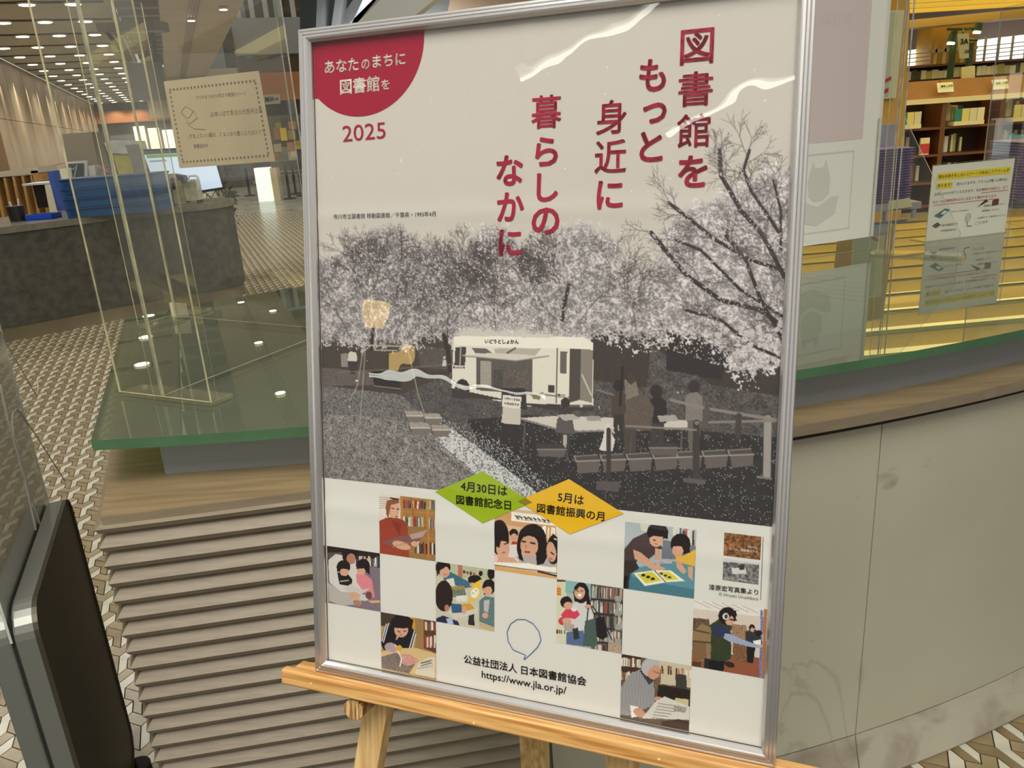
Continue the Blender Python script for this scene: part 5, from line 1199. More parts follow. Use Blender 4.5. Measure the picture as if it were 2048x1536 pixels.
# bus
bc = (212, 206, 194)
B.poly([(905, 672), (1165, 674), (1184, 690), (1184, 818), (1040, 812), (900, 782)], bc, tex=.015)
B.poly([(905, 672), (1165, 674), (1184, 686), (1184, 700), (905, 690)], (224, 218, 206)); B.poly([(1040, 668), (1100, 668), (1105, 675), (1040, 675)], (196, 190, 180))
B.poly([(908, 694), (930, 694), (927, 732), (906, 730)], (60, 58, 56)); B.line([(919, 694), (917, 732)], .8, (180, 176, 168))
B.poly([(940, 696), (968, 696), (985, 708), (948, 706)], (96, 90, 84)); B.poly([(985, 697), (1080, 697), (1060, 720), (990, 712)], (170, 164, 154)); B.line([(1012, 706), (1028, 696)], 1, (60, 56, 52))
B.poly([(950, 715), (1062, 718), (1062, 790), (950, 780)], (86, 80, 76), tex=.12); B.poly([(958, 722), (980, 722), (980, 776), (958, 776)], (150, 144, 136), tex=.06); B.poly([(984, 738), (1004, 740), (1002, 782), (984, 780)], (70, 66, 62), tex=.3); B.poly([(1010, 740), (1056, 742), (1050, 796), (1016, 790)], (88, 82, 76), tex=.3)
B.poly([(916, 711), (975, 706), (1095, 712), (1030, 722)], (198, 192, 182)); B.line([(916, 711), (1030, 722), (1095, 712)], .7, (120, 114, 106))
B.line([(902, 768), (1000, 780), (1180, 800)], 1, (110, 104, 96)); B.poly([(950, 782), (975, 782), (980, 792), (952, 790)], (210, 204, 194)); B.poly([(1060, 790), (1085, 784), (1076, 800), (1064, 798)], (120, 114, 84))
B.ell((922, 778), 15, 20, (40, 36, 36)); B.ell((920, 783), 10, 13, (96, 90, 86)); B.ell((920, 783), 5, 7, (56, 52, 50))
B.poly([(900, 795), (1000, 800), (1100, 820), (1184, 822), (1184, 812), (1040, 806), (900, 776)], (58, 52, 50)); B.line([(1120, 812), (1180, 812)], 1.6, (90, 84, 80)); B.ell((1160, 812), 3, 3, (200, 194, 184))
B.poly([(1112, 697), (1136, 697), (1133, 808), (1110, 806)], (216, 210, 198)); B.poly([(1118, 702), (1132, 703), (1130, 748), (1117, 746)], (96, 90, 84)); B.poly([(1137, 698), (1160, 698), (1157, 800), (1135, 806)], (72, 66, 60)); B.poly([(1160, 698), (1184, 700), (1182, 806), (1157, 800)], (128, 120, 110)); B.line([(1162, 750), (1180, 790)], 1, (190, 184, 174)); B.line([(1112, 697), (1110, 806)], .8, (70, 66, 60)); B.poly([(1093, 770), (1106, 770), (1106, 786), (1093, 784)], (60, 56, 54))
B.line([(905, 762), (900, 772)], 1, (120, 114, 106))
# frame stand and board, left
for pts in ([(725, 690), (712, 770), (697, 800)], [(728, 690), (722, 780), (716, 850)], [(812, 694), (834, 790), (850, 840)]): B.line(pts, 1.0, (150, 142, 132), a=.8)
B.line([(722, 690), (814, 693)], 1.0, (170, 162, 150)); B.line([(745, 700), (792, 701)], .8, (170, 162, 150)); B.poly([(742, 740), (800, 745), (798, 782), (745, 775)], (40, 34, 34)); B.line([(745, 772), (798, 778)], .8, (130, 124, 118))
B.poly([(694, 706), (700, 702), (710, 706), (712, 722), (692, 722)], (196, 190, 182)); B.ell((704, 699), 4, 5, (60, 54, 50)); B.poly([(694, 722), (712, 722), (708, 748), (698, 748)], (52, 48, 50)); B.poly([(679, 708), (692, 706), (692, 734), (680, 734)], (132, 126, 120)); B.line([(672, 745), (760, 740), (905, 728)], 1, (110, 102, 96), a=.7)
B.ell((886, 715), 2.5, 3, (180, 174, 166)); B.poly([(883, 720), (889, 720), (890, 732), (882, 732)], (190, 184, 176))
# crates on the grass
for cx_, cy_, w_, h_ in ((826, 832, 40, 20), (862, 836, 38, 18), (836, 856, 44, 22), (878, 860, 40, 20)):
    B.poly([(cx_ - w_ / 2, cy_ - h_ / 2), (cx_ + w_ / 2 - 6, cy_ - h_ / 2), (cx_ + w_ / 2, cy_), (cx_ - w_ / 2 + 4, cy_)], (150, 142, 134), tex=.15); B.poly([(cx_ - w_ / 2 + 4, cy_), (cx_ + w_ / 2, cy_), (cx_ + w_ / 2 - 4, cy_ + h_ / 2 + 4), (cx_ - w_ / 2 + 8, cy_ + h_ / 2 + 4)], (112, 104, 98)); B.poly([(cx_ - w_ / 2, cy_ - h_ / 2), (cx_ - w_ / 2 + 4, cy_), (cx_ - w_ / 2 + 8, cy_ + h_ / 2 + 4), (cx_ - w_ / 2 + 1, cy_ + 3)], (82, 76, 72))
    B.line([(cx_ - w_ / 2 + 4, cy_), (cx_ + w_ / 2, cy_)], .8, (196, 188, 180))
# person holding the calendar board
B.poly([(1004, 812), (1040, 814), (1038, 850), (1000, 846)], (190, 184, 176)); B.poly([(1002, 846), (1020, 850), (1014, 888), (1004, 884)], (44, 38, 40)); B.poly([(1020, 850), (1038, 850), (1034, 892), (1022, 892)], (44, 38, 40)); B.poly([(1000, 776), (1048, 776), (1052, 820), (1000, 812)], (52, 46, 46)); B.ell((1018, 764), 8, 10, (84, 74, 70))
B.poly([(1003, 790), (1041, 794), (1038, 818), (1001, 813)], (214, 208, 200))
# table with helpers and readers
B.poly([(1040, 836), (1110, 832), (1395, 842), (1370, 856), (1130, 862)], (196, 190, 182)); B.line([(1040, 838), (1130, 864), (1385, 856)], 1.0, (140, 132, 126))
for x0, y0 in ((1048, 842), (1134, 866), (1260, 862), (1362, 858), (1382, 852)): B.line([(x0, y0), (x0 - 3, y0 + 56)], 1.0, (92, 84, 82))
def fig(x, y, h_, body, legc=(46, 40, 42), head=(70, 58, 54), w_=12):
    B.ell((x, y - h_ * .90), h_ * .085, h_ * .10, head); B.poly([(x - w_, y - h_ * .76), (x - w_ * .4, y - h_ * .82), (x + w_ * .4, y - h_ * .82), (x + w_, y - h_ * .76), (x + w_ * 1.05, y - h_ * .42), (x - w_ * 1.0, y - h_ * .42)], body, tex=.1)
    B.poly([(x - w_ * .8, y - h_ * .42), (x + w_ * .8, y - h_ * .42), (x + w_ * .6, y), (x + w_ * .15, y), (x, y - h_ * .3), (x - w_ * .2, y), (x - w_ * .6, y)], legc)
fig(1386, 900, 140, (122, 116, 112), (98, 92, 88), (52, 44, 42), 17); fig(1258, 905, 150, (104, 94, 86), (70, 62, 58), (60, 48, 44), 18); fig(1312, 900, 128, (40, 34, 34), (60, 54, 52), (50, 42, 40), 19); fig(1128, 905, 110, (60, 54, 54), (60, 54, 52), (50, 42, 40), 13); fig(1235, 880, 120, (72, 60, 54), (50, 44, 42), (40, 34, 34), 14)
B.poly([(1250, 792), (1290, 790), (1306, 815), (1300, 862), (1248, 858)], (92, 80, 72), tex=.12); B.ell((1310, 782), 12, 13, (46, 38, 36)); B.poly([(1112, 838), (1142, 836), (1148, 868), (1108, 866)], (86, 80, 78)); B.poly([(1124, 870), (1132, 870), (1130, 896), (1124, 896)], (170, 164, 160))
B.poly([(1246, 760), (1268, 756), (1276, 790), (1250, 800)], (120, 110, 100), tex=.15); B.ell((1260, 758), 9, 10, (66, 54, 50))
B.poly([(1112, 830), (1144, 828), (1158, 838), (1126, 842)], (170, 164, 160)); B.poly([(1170, 832), (1198, 832), (1200, 842), (1172, 842)], (150, 144, 140)); B.poly([(1312, 832), (1348, 830), (1356, 842), (1318, 844)], (160, 154, 150))
# row of crates below the table
for k in range(7):
    x0 = 1146 + 52 * k - (4 if k > 3 else 0); y0 = 918 - 2.0 * k
    B.poly([(x0, y0 - 5), (x0 + 46, y0 - 8), (x0 + 52, y0 + 3), (x0 + 5, y0 + 5)], (74, 68, 66)); B.poly([(x0 + 4, y0 + 5), (x0 + 52, y0 + 3), (x0 + 49, y0 + 26), (x0 + 8, y0 + 30)], (96, 88, 86)); B.line([(x0, y0 - 5), (x0 + 4, y0 + 5), (x0 + 52, y0 + 3)], .8, (156, 148, 144)); B.line([(x0, y0 - 5), (x0 + 46, y0 - 8)], .7, (130, 122, 118))
for x0, y0 in ((1068, 893), (1292, 890)): B.poly([(x0, y0 - 6), (x0 + 56, y0 - 4), (x0 + 62, y0 + 6), (x0 + 4, y0 + 6)], (60, 54, 54)); B.poly([(x0 + 4, y0 + 6), (x0 + 62, y0 + 6), (x0 + 58, y0 + 22), (x0 + 8, y0 + 20)], (92, 86, 84)); B.line([(x0 + 4, y0 + 6), (x0 + 62, y0 + 6)], .7, (140, 132, 128))
# plastic bag, fence posts and rails, the white pole
B.poly([(1208, 850), (1216, 846), (1222, 870), (1228, 880), (1222, 904), (1196, 900), (1204, 876)], (206, 200, 196)); B.line([(1212, 850), (1226, 866)], 1, (206, 200, 196))
B.line([(1215, 860), (1215, 955)], 3.0, (58, 50, 50)); B.poly([(1192, 962), (1240, 964), (1234, 984), (1190, 980)], (84, 76, 74), tex=.1); B.line([(1391, 846), (1390, 958)], 4.2, (60, 54, 52)); B.ell((1392, 846), 5, 4, (120, 112, 108)); B.poly([(1364, 956), (1412, 960), (1404, 970), (1370, 966)], (90, 84, 82)); B.line([(1534, 838), (1532, 952)], 4.4, (150, 144, 140)); B.poly([(1512, 952), (1544, 956), (1540, 960), (1512, 956)], (120, 114, 110)); B.line([(1412, 845), (1536, 842), (1550, 842)], 1.6, (128, 120, 116)); B.line([(1340, 800), (1400, 815), (1550, 840)], 2.0, (130, 122, 118)); B.line([(1412, 818), (1408, 852)], 3.5, (84, 76, 72)); B.line([(1476, 832), (1474, 872)], 3.5, (64, 56, 54)); B.line([(1192, 780), (1225, 790)], 1, (120, 112, 106))
B.line([(1250, 852), (1390, 860)], 1.2, (130, 124, 118)); B.line([(1243, 735), (1238, 810)], 1.6, (34, 28, 30)); B.line([(1320, 480), (1322, 500)], .8, (60, 54, 54))
# thin aerial mast at the left
B.line([(799, 462), (801, 520)], .9, (70, 62, 62)); B.line([(796, 478), (806, 474)], .8, (70, 62, 62)); B.line([(798, 483), (812, 480)], .8, (70, 62, 62))
o = grid_mesh('main_photograph', .0138, .0138, .527, .512, B.w - 1, B.h - 1, .0002, INK, sheet, B.img)

# ---- the small colour photographs
CU = [15 + 73.2 * k for k in range(8)]; RV = [524.0, 596.6, 669.2, 741.5]
def small(col, row, zo, zs, base, name):
    u0, v0 = CU[col], RV[row]; p = Paint(u0, v0, min(u0 + 73.2, 526.5), v0 + 72.5, 0.62, base); p.T = lambda q: (zo[0] + q[0] / zs, zo[1] + q[1] / zs); p.name = name; return p
def finish(p, v1=None):
    n_ = p.img + (rng.random((p.h, p.w, 1)) - .5) * .05
    return grid_mesh(p.name, p.u0 / 1000, p.v0 / 1000, p.u1 / 1000, p.v1 / 1000, p.w - 1, p.h - 1, .0002, INK, sheet, n_)
def books(p, x0, x1, y0, y1, slope=0.0, n_=14, pal=((150, 60, 50), (220, 214, 200), (90, 96, 100), (190, 170, 120), (60, 64, 70), (200, 190, 180))):
    random.seed(int(x0 + y0)); x = x0; w_ = (x1 - x0) / n_
    while x < x1:
        t = random.uniform(.6, 1.4) * w_; h_ = random.uniform(0, .25) * (y1 - y0); dy = slope * (x - x0); p.poly([(x, y0 + dy + h_), (x + t * .85, y0 + dy + h_), (x + t * .85, y1 + dy), (x, y1 + dy)], random.choice(pal)); x += t
SK = (206, 160, 134); SKD = (172, 122, 98); HR = (36, 28, 30)
z3 = (620, 940)
p = small(1, 0, z3, 3.34, (150, 112, 70), 'photo_woman_reading')
p.poly([(440, 160), (610, 170), (600, 330), (440, 350)], (214, 206, 196)); [p.line([(450, 190 + 14 * k), (600, 200 + 12 * k)], .6, (160, 140, 120)) for k in range(6)]
for y in (190, 280, 360, 450, 540): p.poly([(600, y), (840, y + 12), (840, y + 24), (600, y + 8)], (172, 122, 64))
books(p, 610, 830, 200, 262, .05); books(p, 610, 740, 310, 380, .05); books(p, 770, 840, 320, 400); books(p, 690, 840, 480, 560, .1, pal=((90, 50, 46), (170, 60, 50), (214, 206, 196), (50, 44, 50)))
p.poly([(590, 180), (608, 180), (620, 620), (600, 620)], (176, 126, 66)); p.poly([(655, 190), (668, 190), (690, 330), (676, 330)], (150, 100, 52)); p.poly([(768, 210), (780, 212), (790, 600), (774, 600)], (176, 126, 66))
p.poly([(455, 345), (500, 325), (560, 318), (620, 345), (645, 400), (640, 460), (655, 600), (455, 600)], (150, 66, 48)); p.poly([(500, 325), (530, 330), (560, 400), (590, 450), (600, 360)], (132, 56, 42)); p.ell((528, 255), 34, 44, (128, 78, 48)); p.ell((552, 275), 36, 54, SK); p.poly([(500, 215), (560, 195), (590, 225), (560, 235), (530, 240), (515, 330), (500, 300)], (134, 84, 52))
p.line([(525, 195), (580, 205)], 1.2, (30, 26, 26)); p.line([(535, 262), (550, 265)], .9, (60, 40, 36)); p.line([(570, 268), (585, 270)], .9, (60, 40, 36)); p.line([(562, 315), (580, 317)], .9, (150, 80, 76)); p.line([(572, 275), (575, 298)], .5, SKD)
p.poly([(470, 490), (580, 450), (650, 440), (775, 405), (745, 455), (640, 530), (520, 510)], (128, 84, 84)); p.poly([(650, 440), (775, 405), (740, 455), (670, 470)], (176, 150, 140)); p.ell((600, 510), 62, 26, SK, .3); p.ell((690, 500), 28, 18, SK, .2); p.line([(540, 520), (650, 490)], .7, SKD); finish(p)
p = small(0, 1, z3, 3.34, (120, 112, 120), 'photo_father_and_children')
p.poly([(100, 515), (460, 560), (460, 680), (100, 640)], (44, 34, 32)); books(p, 280, 450, 580, 650, .03, 18); p.poly([(100, 560), (200, 560), (190, 600), (100, 600)], (90, 80, 76)); p.poly([(280, 640), (460, 662), (460, 960), (280, 930)], (124, 110, 122))
p.poly([(110, 610), (160, 570), (230, 580), (290, 640), (320, 700), (340, 770), (350, 800), (260, 860), (170, 800), (120, 760)], (206, 202, 196)); p.poly([(110, 760), (200, 820), (330, 830), (330, 900), (200, 915), (115, 880)], (178, 172, 166)); p.ell((250, 585), 46, 48, HR); p.ell((262, 602), 30, 36, SKD); p.line([(225, 540), (300, 560)], 3, HR)
p.poly([(170, 690), (240, 700), (272, 740), (265, 785), (185, 770)], (34, 32, 30)); p.ell((212, 655), 46, 45, HR); p.ell((218, 690), 30, 26, SK); p.poly([(165, 650), (210, 620), (255, 655), (250, 672), (200, 668), (170, 690)], HR); p.line([(190, 752), (245, 745)], 1.2, (170, 170, 160))
p.poly([(295, 700), (350, 700), (400, 740), (420, 860), (380, 850), (330, 800), (300, 760)], (214, 130, 140)); p.ell((342, 650), 46, 48, HR); p.ell((330, 685), 28, 25, SK); p.poly([(296, 640), (340, 610), (385, 650), (388, 710), (366, 690), (350, 665), (310, 668)], HR)
p.poly([(210, 800), (262, 768), (330, 810), (390, 795), (330, 840), (270, 835)], (196, 192, 186)); p.ell((285, 845), 35, 22, SK, .2); p.ell((305, 895), 30, 18, SKD, .4); p.ell((350, 860), 32, 22, (200, 196, 194)); p.ell((380, 845), 22, 26, (110, 70, 66)); p.poly([(370, 880), (450, 878), (458, 892), (400, 896)], (214, 170, 110)); finish(p)
p = small(1, 2, z3, 3.34, (172, 142, 98), 'photo_boy_reading')
p.poly([(455, 955), (600, 975), (560, 1060), (455, 1050)], (70, 58, 52)); p.poly([(690, 1000), (840, 1015), (840, 1230), (690, 1200)], (150, 120, 76)); p.poly([(748, 1010), (840, 1020), (840, 1240), (748, 1200)], (92, 62, 42)); books(p, 755, 835, 1020, 1080, .05, 9); books(p, 755, 835, 1110, 1195, .05, 9, pal=((170, 60, 56), (210, 204, 196), (60, 60, 70), (180, 90, 80)))
p.ell((640, 1040), 52, 62, (196, 150, 50)); p.poly([(460, 1160), (490, 1060), (560, 1030), (660, 1050), (695, 1100), (670, 1210), (600, 1230), (480, 1210)], (30, 28, 36)); [p.line(l_, 1.0, (226, 224, 220)) for l_ in ([(500, 1040), (470, 1150)], [(515, 1035), (480, 1160)], [(685, 1090), (650, 1210)], [(695, 1105), (665, 1215)])]
p.ell((600, 1035), 72, 60, HR); p.ell((598, 1080), 46, 48, SK); p.poly([(535, 1010), (600, 980), (680, 1010), (670, 1062), (610, 1070), (545, 1062)], HR); p.line([(575, 1088), (590, 1092)], .9, (50, 36, 34)); p.line([(615, 1088), (630, 1086)], .9, (50, 36, 34)); p.line([(590, 1112), (605, 1112)], .9, (160, 90, 80)); p.poly([(575, 1100), (580, 1130), (560, 1150)], SK)
p.poly([(460, 1230), (540, 1200), (700, 1200), (830, 1240), (830, 1400), (460, 1340)], (206, 180, 130)); p.poly([(460, 1260), (560, 1230), (700, 1290), (650, 1370), (460, 1330)], (120, 108, 104), tex=.25); p.ell((530, 1195), 42, 32, (170, 150, 160), .2, tex=.15); p.poly([(590, 1240), (660, 1240), (720, 1290), (640, 1320), (600, 1300)], (196, 150, 140), tex=.2); p.line([(560, 1180), (600, 1270), (590, 1320)], 1.2, (230, 226, 220)); p.ell((585, 1200), 20, 20, (210, 160, 60)); p.poly([(690, 1370), (710, 1300), (780, 1260), (822, 1260), (820, 1400)], (206, 200, 186)); [p.line([(730, 1300 + 18 * k), (800, 1280 + 18 * k)], .7, (60, 56, 56)) for k in range(2)]; finish(p)
p = small(2, 1, z3, 3.34, (196, 190, 172), 'photo_picture_book_story')
p.poly([(830, 615), (1220, 660), (1220, 740), (830, 720)], (178, 182, 150), tex=.1); p.poly([(980, 640), (1010, 645), (1010, 730), (980, 726)], (180, 110, 90)); p.ell((1090, 740), 46, 30, HR); p.ell((1130, 700), 14, 18, HR); p.ell((1200, 700), 26, 40, HR); [p.ell((1020 + 22 * k, 690 + 5 * k), 8, 12, (160, 60, 60) if k % 2 else (60, 50, 70)) for k in range(4)]
p.poly([(880, 720), (930, 690), (1060, 760), (1080, 790), (1020, 800), (960, 780), (900, 800)], (66, 106, 128)); p.ell((880, 660), 50, 54, HR); p.ell((890, 690), 34, 38, SK); p.poly([(832, 640), (880, 620), (918, 640), (900, 655), (860, 680), (840, 720)], HR); p.poly([(900, 740), (950, 730), (960, 780), (920, 790)], (214, 210, 206)); p.line([(885, 705), (905, 710)], .9, (190, 90, 90)); p.ell((1075, 775), 18, 14, SK)
p.poly([(930, 790), (1020, 785), (1035, 850), (945, 860)], (110, 120, 100), tex=.3); [p.line([(935 + 16 * k, 785), (945 + 16 * k, 805)], 1.0, (200, 150, 60)) for k in range(6)]; p.poly([(965, 850), (1040, 845), (1040, 885), (970, 890)], (212, 214, 206), tex=.1)
p.poly([(1045, 910), (1078, 770), (1133, 740), (1128, 850)], (226, 190, 60)); p.ell((1092, 830), 26, 36, (226, 226, 216), .4); p.ell((1080, 830), 3, 4, (30, 30, 30)); p.ell((1100, 815), 3, 4, (30, 30, 30))
p.poly([(905, 955), (1060, 905), (1110, 930), (1105, 965), (960, 1005)], (206, 200, 186)); p.poly([(990, 905), (1060, 900), (1095, 935), (1010, 955)], (206, 150, 60)); p.poly([(930, 900), (1000, 905), (1010, 960), (940, 965)], (52, 92, 128)); p.ell((1020, 945), 16, 26, SK)
p.ell((885, 850), 60, 104, (44, 32, 32)); p.ell((905, 930), 16, 22, SKD); p.poly([(832, 1000), (880, 980), (980, 1020), (990, 1050), (832, 1030)], (40, 44, 80)); p.poly([(900, 1000), (940, 1000), (950, 1040), (910, 1035)], (170, 186, 210))
p.poly([(1120, 880), (1160, 850), (1225, 860), (1225, 1060), (1120, 1020)], (96, 120, 124)); p.poly([(1150, 880), (1190, 875), (1180, 960), (1150, 950)], (186, 180, 184)); p.ell((1185, 790), 44, 52, HR); p.ell((1175, 815), 30, 36, SK); p.poly([(1145, 775), (1185, 740), (1225, 770), (1222, 800), (1180, 785), (1150, 800)], HR); p.ell((1155, 838), 6, 6, (70, 36, 30)); p.ell((1160, 980), 20, 20, SK); p.poly([(1050, 980), (1085, 970), (1090, 1050), (1045, 1040)], (50, 44, 50)); p.poly([(1120, 1020), (1225, 1060), (1225, 1090), (1120, 1060)], (190, 170, 130)); finish(p)
z4 = (860, 940)
p = small(3, 0, z4, 5.12, (206, 176, 142), 'photo_girls_with_book')
p.poly([(650, 430), (1290, 520), (1290, 640), (650, 560)], (196, 150, 104)); p.poly([(820, 440), (1290, 500), (1290, 590), (820, 530)], (232, 226, 214)); [p.line([(860 + 46 * k, 478 + 6 * k), (885 + 46 * k, 500 + 6 * k)], .9, (60, 50, 50)) for k in range(9)]; books(p, 1080, 1290, 570, 700, .05, 12, pal=((226, 220, 206), (200, 150, 110), (160, 130, 100), (236, 230, 220)))
p.ell((848, 655), 46, 44, HR); p.ell((850, 700), 36, 40, SK); p.poly([(830, 740), (900, 750), (880, 800), (820, 790)], (176, 60, 50)); p.poly([(790, 780), (880, 770), (900, 860), (900, 950), (790, 900)], (216, 208, 206))
p.ell((700, 700), 100, 180, HR); p.ell((735, 820), 68, 84, SK); p.poly([(650, 560), (700, 530), (770, 620), (800, 720), (790, 760), (720, 720), (700, 800), (650, 790)], HR); p.line([(750, 770), (785, 760)], 1.0, (50, 34, 32)); p.line([(670, 790), (700, 800)], 1.0, (50, 34, 32)); p.line([(730, 858), (755, 852)], 1.2, (190, 90, 84))
p.poly([(860, 900), (950, 880), (1080, 890), (1230, 930), (1290, 1010), (960, 985)], (176, 168, 166)); p.ell((1035, 720), 145, 158, HR); p.poly([(1120, 700), (1180, 720), (1200, 880), (1150, 970), (1080, 985), (1070, 860)], HR); p.poly([(890, 700), (930, 720), (925, 860), (950, 950), (900, 920), (875, 820)], HR); p.ell((1005, 785), 90, 112, SK); p.poly([(905, 720), (940, 640), (1030, 600), (1130, 660), (1150, 760), (1100, 720), (1060, 700), (1000, 680), (940, 700), (915, 760)], HR); p.line([(935, 740), (965, 745)], 1.5, (40, 28, 28)); p.line([(1020, 755), (1060, 765)], 1.5, (40, 28, 28)); p.line([(965, 848), (1005, 852)], 1.6, (140, 50, 50)); p.line([(975, 780), (970, 812)], .9, SKD)
p.ell((1250, 830), 70, 150, HR); p.ell((1228, 850), 50, 104, SK, -.1); p.poly([(1200, 720), (1250, 660), (1290, 700), (1290, 900), (1270, 820), (1240, 740)], HR); p.line([(1225, 855), (1250, 875)], 1.2, (50, 34, 32)); p.line([(1210, 915), (1235, 925)], 1.2, (180, 84, 80)); p.line([(1262, 715), (1280, 722)], 1.2, (230, 230, 230))
p.poly([(650, 900), (760, 900), (850, 910), (880, 960), (650, 950)], SK); p.ell((660, 920), 24, 34, (226, 190, 196)); p.poly([(650, 955), (1000, 965), (1100, 990), (1280, 1010), (1280, 1080), (1090, 1050), (650, 975)], (236, 230, 220)); p.line([(650, 985), (1090, 1040), (1280, 1070)], .9, (110, 96, 90)); p.line([(1095, 1050), (1280, 1095)], 1.5, (36, 30, 30)); p.poly([(650, 995), (1090, 1060), (1280, 1105), (1280, 1140), (650, 1060)], (214, 160, 96)); finish(p)
z5 = (1090, 1020)
p = small(4, 1, z5, 3.2, (170, 178, 170), 'photo_mother_with_baby')
p.poly([(60, 445), (130, 452), (130, 870), (60, 860)], (206, 206, 180)); p.poly([(62, 500), (95, 504), (95, 560), (62, 556)], (226, 150, 60)); [p.line([(62, 515 + 16 * k), (95, 518 + 16 * k)], .7, (150, 80, 40)) for k in range(3)]; p.poly([(60, 455), (130, 455), (130, 470), (60, 470)], (110, 60, 40)); books(p, 62, 130, 770, 800, 0, 8)
p.poly([(125, 455), (290, 475), (290, 560), (125, 540)], (130, 176, 176)); p.poly([(285, 480), (490, 505), (490, 930), (285, 900)], (84, 80, 78)); [books(p, 290, 488, 490 + 92 * k, 572 + 92 * k, .06, 22, pal=((170, 168, 160), (120, 116, 110), (60, 56, 56), (200, 196, 186), (140, 80, 70))) for k in range(5)]; [p.line([(290, 580 + 90 * k), (490, 598 + 90 * k)], 1.2, (40, 38, 38)) for k in range(4)]; [p.poly([(440, 560 + 90 * k), (480, 564 + 90 * k), (480, 600 + 90 * k), (440, 596 + 90 * k)], (150, 152, 144)) for k in range(4)]
p.poly([(180, 600), (290, 595), (310, 660), (280, 800), (130, 800), (130, 690)], (204, 204, 204)); p.ell((225, 540), 50, 68, HR); p.poly([(250, 520), (272, 540), (290, 620), (262, 640)], HR); p.poly([(182, 530), (196, 540), (196, 600), (180, 590)], HR); p.ell((215, 537), 34, 45, SK); p.poly([(182, 500), (220, 480), (255, 500), (240, 510), (215, 500), (190, 530)], HR); p.ell((215, 555), 13, 8, (246, 240, 236)); p.line([(200, 528), (208, 528)], .8, (50, 34, 32)); p.line([(224, 528), (234, 528)], .8, (50, 34, 32))
p.poly([(96, 680), (130, 640), (200, 650), (218, 680), (190, 706), (110, 700)], (206, 66, 84)); p.ell((130, 600), 38, 38, HR); p.ell((142, 622), 28, 24, SK); p.ell((110, 720), 30, 26, (196, 60, 78)); p.ell((135, 720), 30, 20, SK, .2); p.poly([(110, 730), (180, 740), (180, 790), (120, 780)], (170, 160, 150)); p.ell((180, 645), 18, 14, (220, 216, 214)); p.ell((270, 630), 22, 16, SK)
p.poly([(130, 790), (240, 780), (245, 880), (130, 868)], (86, 106, 146)); p.poly([(170, 770), (205, 760), (215, 830), (180, 840)], (50, 50, 56)); p.poly([(250, 720), (320, 700), (330, 860), (315, 885), (235, 880)], (74, 92, 88)); p.poly([(315, 700), (370, 690), (395, 820), (360, 840), (325, 820)], (34, 34, 38)); [p.line(l_, 1.1, (40, 42, 44)) for l_ in ([(270, 640), (262, 720)], [(290, 630), (320, 710)], [(296, 625), (370, 720), (420, 840)])]; p.poly([(400, 850), (480, 865), (480, 930), (395, 915)], (170, 150, 130), tex=.2); finish(p)
p = small(5, 0, z5, 3.2, (156, 178, 182), 'photo_children_on_blue_table')
p.poly([(495, 85), (960, 125), (960, 300), (495, 260)], (170, 180, 182)); books(p, 815, 950, 110, 250, .05, 9, pal=((80, 130, 150), (190, 60, 60), (214, 210, 200), (80, 60, 50))); p.poly([(600, 85), (660, 92), (650, 150), (610, 140)], (206, 204, 190)); p.poly([(750, 200), (960, 240), (960, 330), (740, 320)], (112, 118, 128))
p.poly([(535, 400), (620, 370), (760, 330), (960, 350), (960, 590), (560, 530)], (92, 140, 152)); p.poly([(535, 400), (560, 440), (960, 520), (960, 590), (520, 530)], (70, 118, 134))
p.poly([(495, 270), (560, 190), (650, 150), (720, 210), (750, 250), (700, 290), (650, 330), (590, 330), (560, 380), (495, 470)], (74, 60, 60)); p.poly([(495, 330), (570, 330), (600, 380), (540, 420), (530, 520), (490, 510)], (56, 44, 42)); p.poly([(495, 430), (525, 430), (515, 510), (490, 505)], (20, 20, 24))
p.poly([(560, 260), (610, 280), (700, 360), (770, 380), (740, 400), (680, 390), (570, 320)], SK); p.poly([(700, 250), (735, 260), (730, 380), (700, 370)], SK); p.ell((715, 150), 68, 56, HR); p.ell((708, 200), 44, 44, SK); p.poly([(650, 150), (720, 110), (785, 150), (778, 200), (750, 180), (690, 175), (660, 190)], HR); p.line([(690, 200), (702, 203)], .9, (40, 28, 28)); p.line([(700, 225), (712, 226)], .9, (180, 80, 70))
p.poly([(830, 290), (880, 300), (955, 260), (955, 370), (880, 350), (830, 330)], (224, 178, 70)); p.ell((862, 225), 64, 66, HR); p.ell((845, 265), 36, 40, SK); p.poly([(800, 250), (830, 180), (910, 190), (925, 280), (890, 290), (870, 240), (820, 240)], HR); p.poly([(830, 330), (860, 335), (900, 400), (880, 420), (840, 380)], SK); p.poly([(910, 370), (940, 370), (940, 460), (910, 430)], SK)
p.poly([(560, 412), (690, 395), (770, 470), (635, 495)], (232, 228, 216)); p.poly([(700, 395), (800, 395), (890, 462), (770, 470)], (232, 228, 216)); p.poly([(585, 420), (680, 402), (740, 460), (640, 478)], (206, 196, 60)); p.poly([(715, 405), (790, 402), (850, 452), (775, 458)], (212, 204, 60)); [p.ell((625 + 30 * k, 425 + 12 * k), 14, 9, (40, 38, 30)) for k in range(3)]; [p.ell((740 + 26 * k, 415 + 12 * k), 12, 8, (60, 70, 80)) for k in range(3)]; p.line([(700, 400), (768, 470)], .9, (110, 100, 90)); p.poly([(680, 325), (800, 330), (810, 350), (690, 352)], (180, 170, 176), tex=.15); finish(p)
p = small(6, 1, z5, 3.2, (206, 196, 184), 'photo_youth_with_backpack')
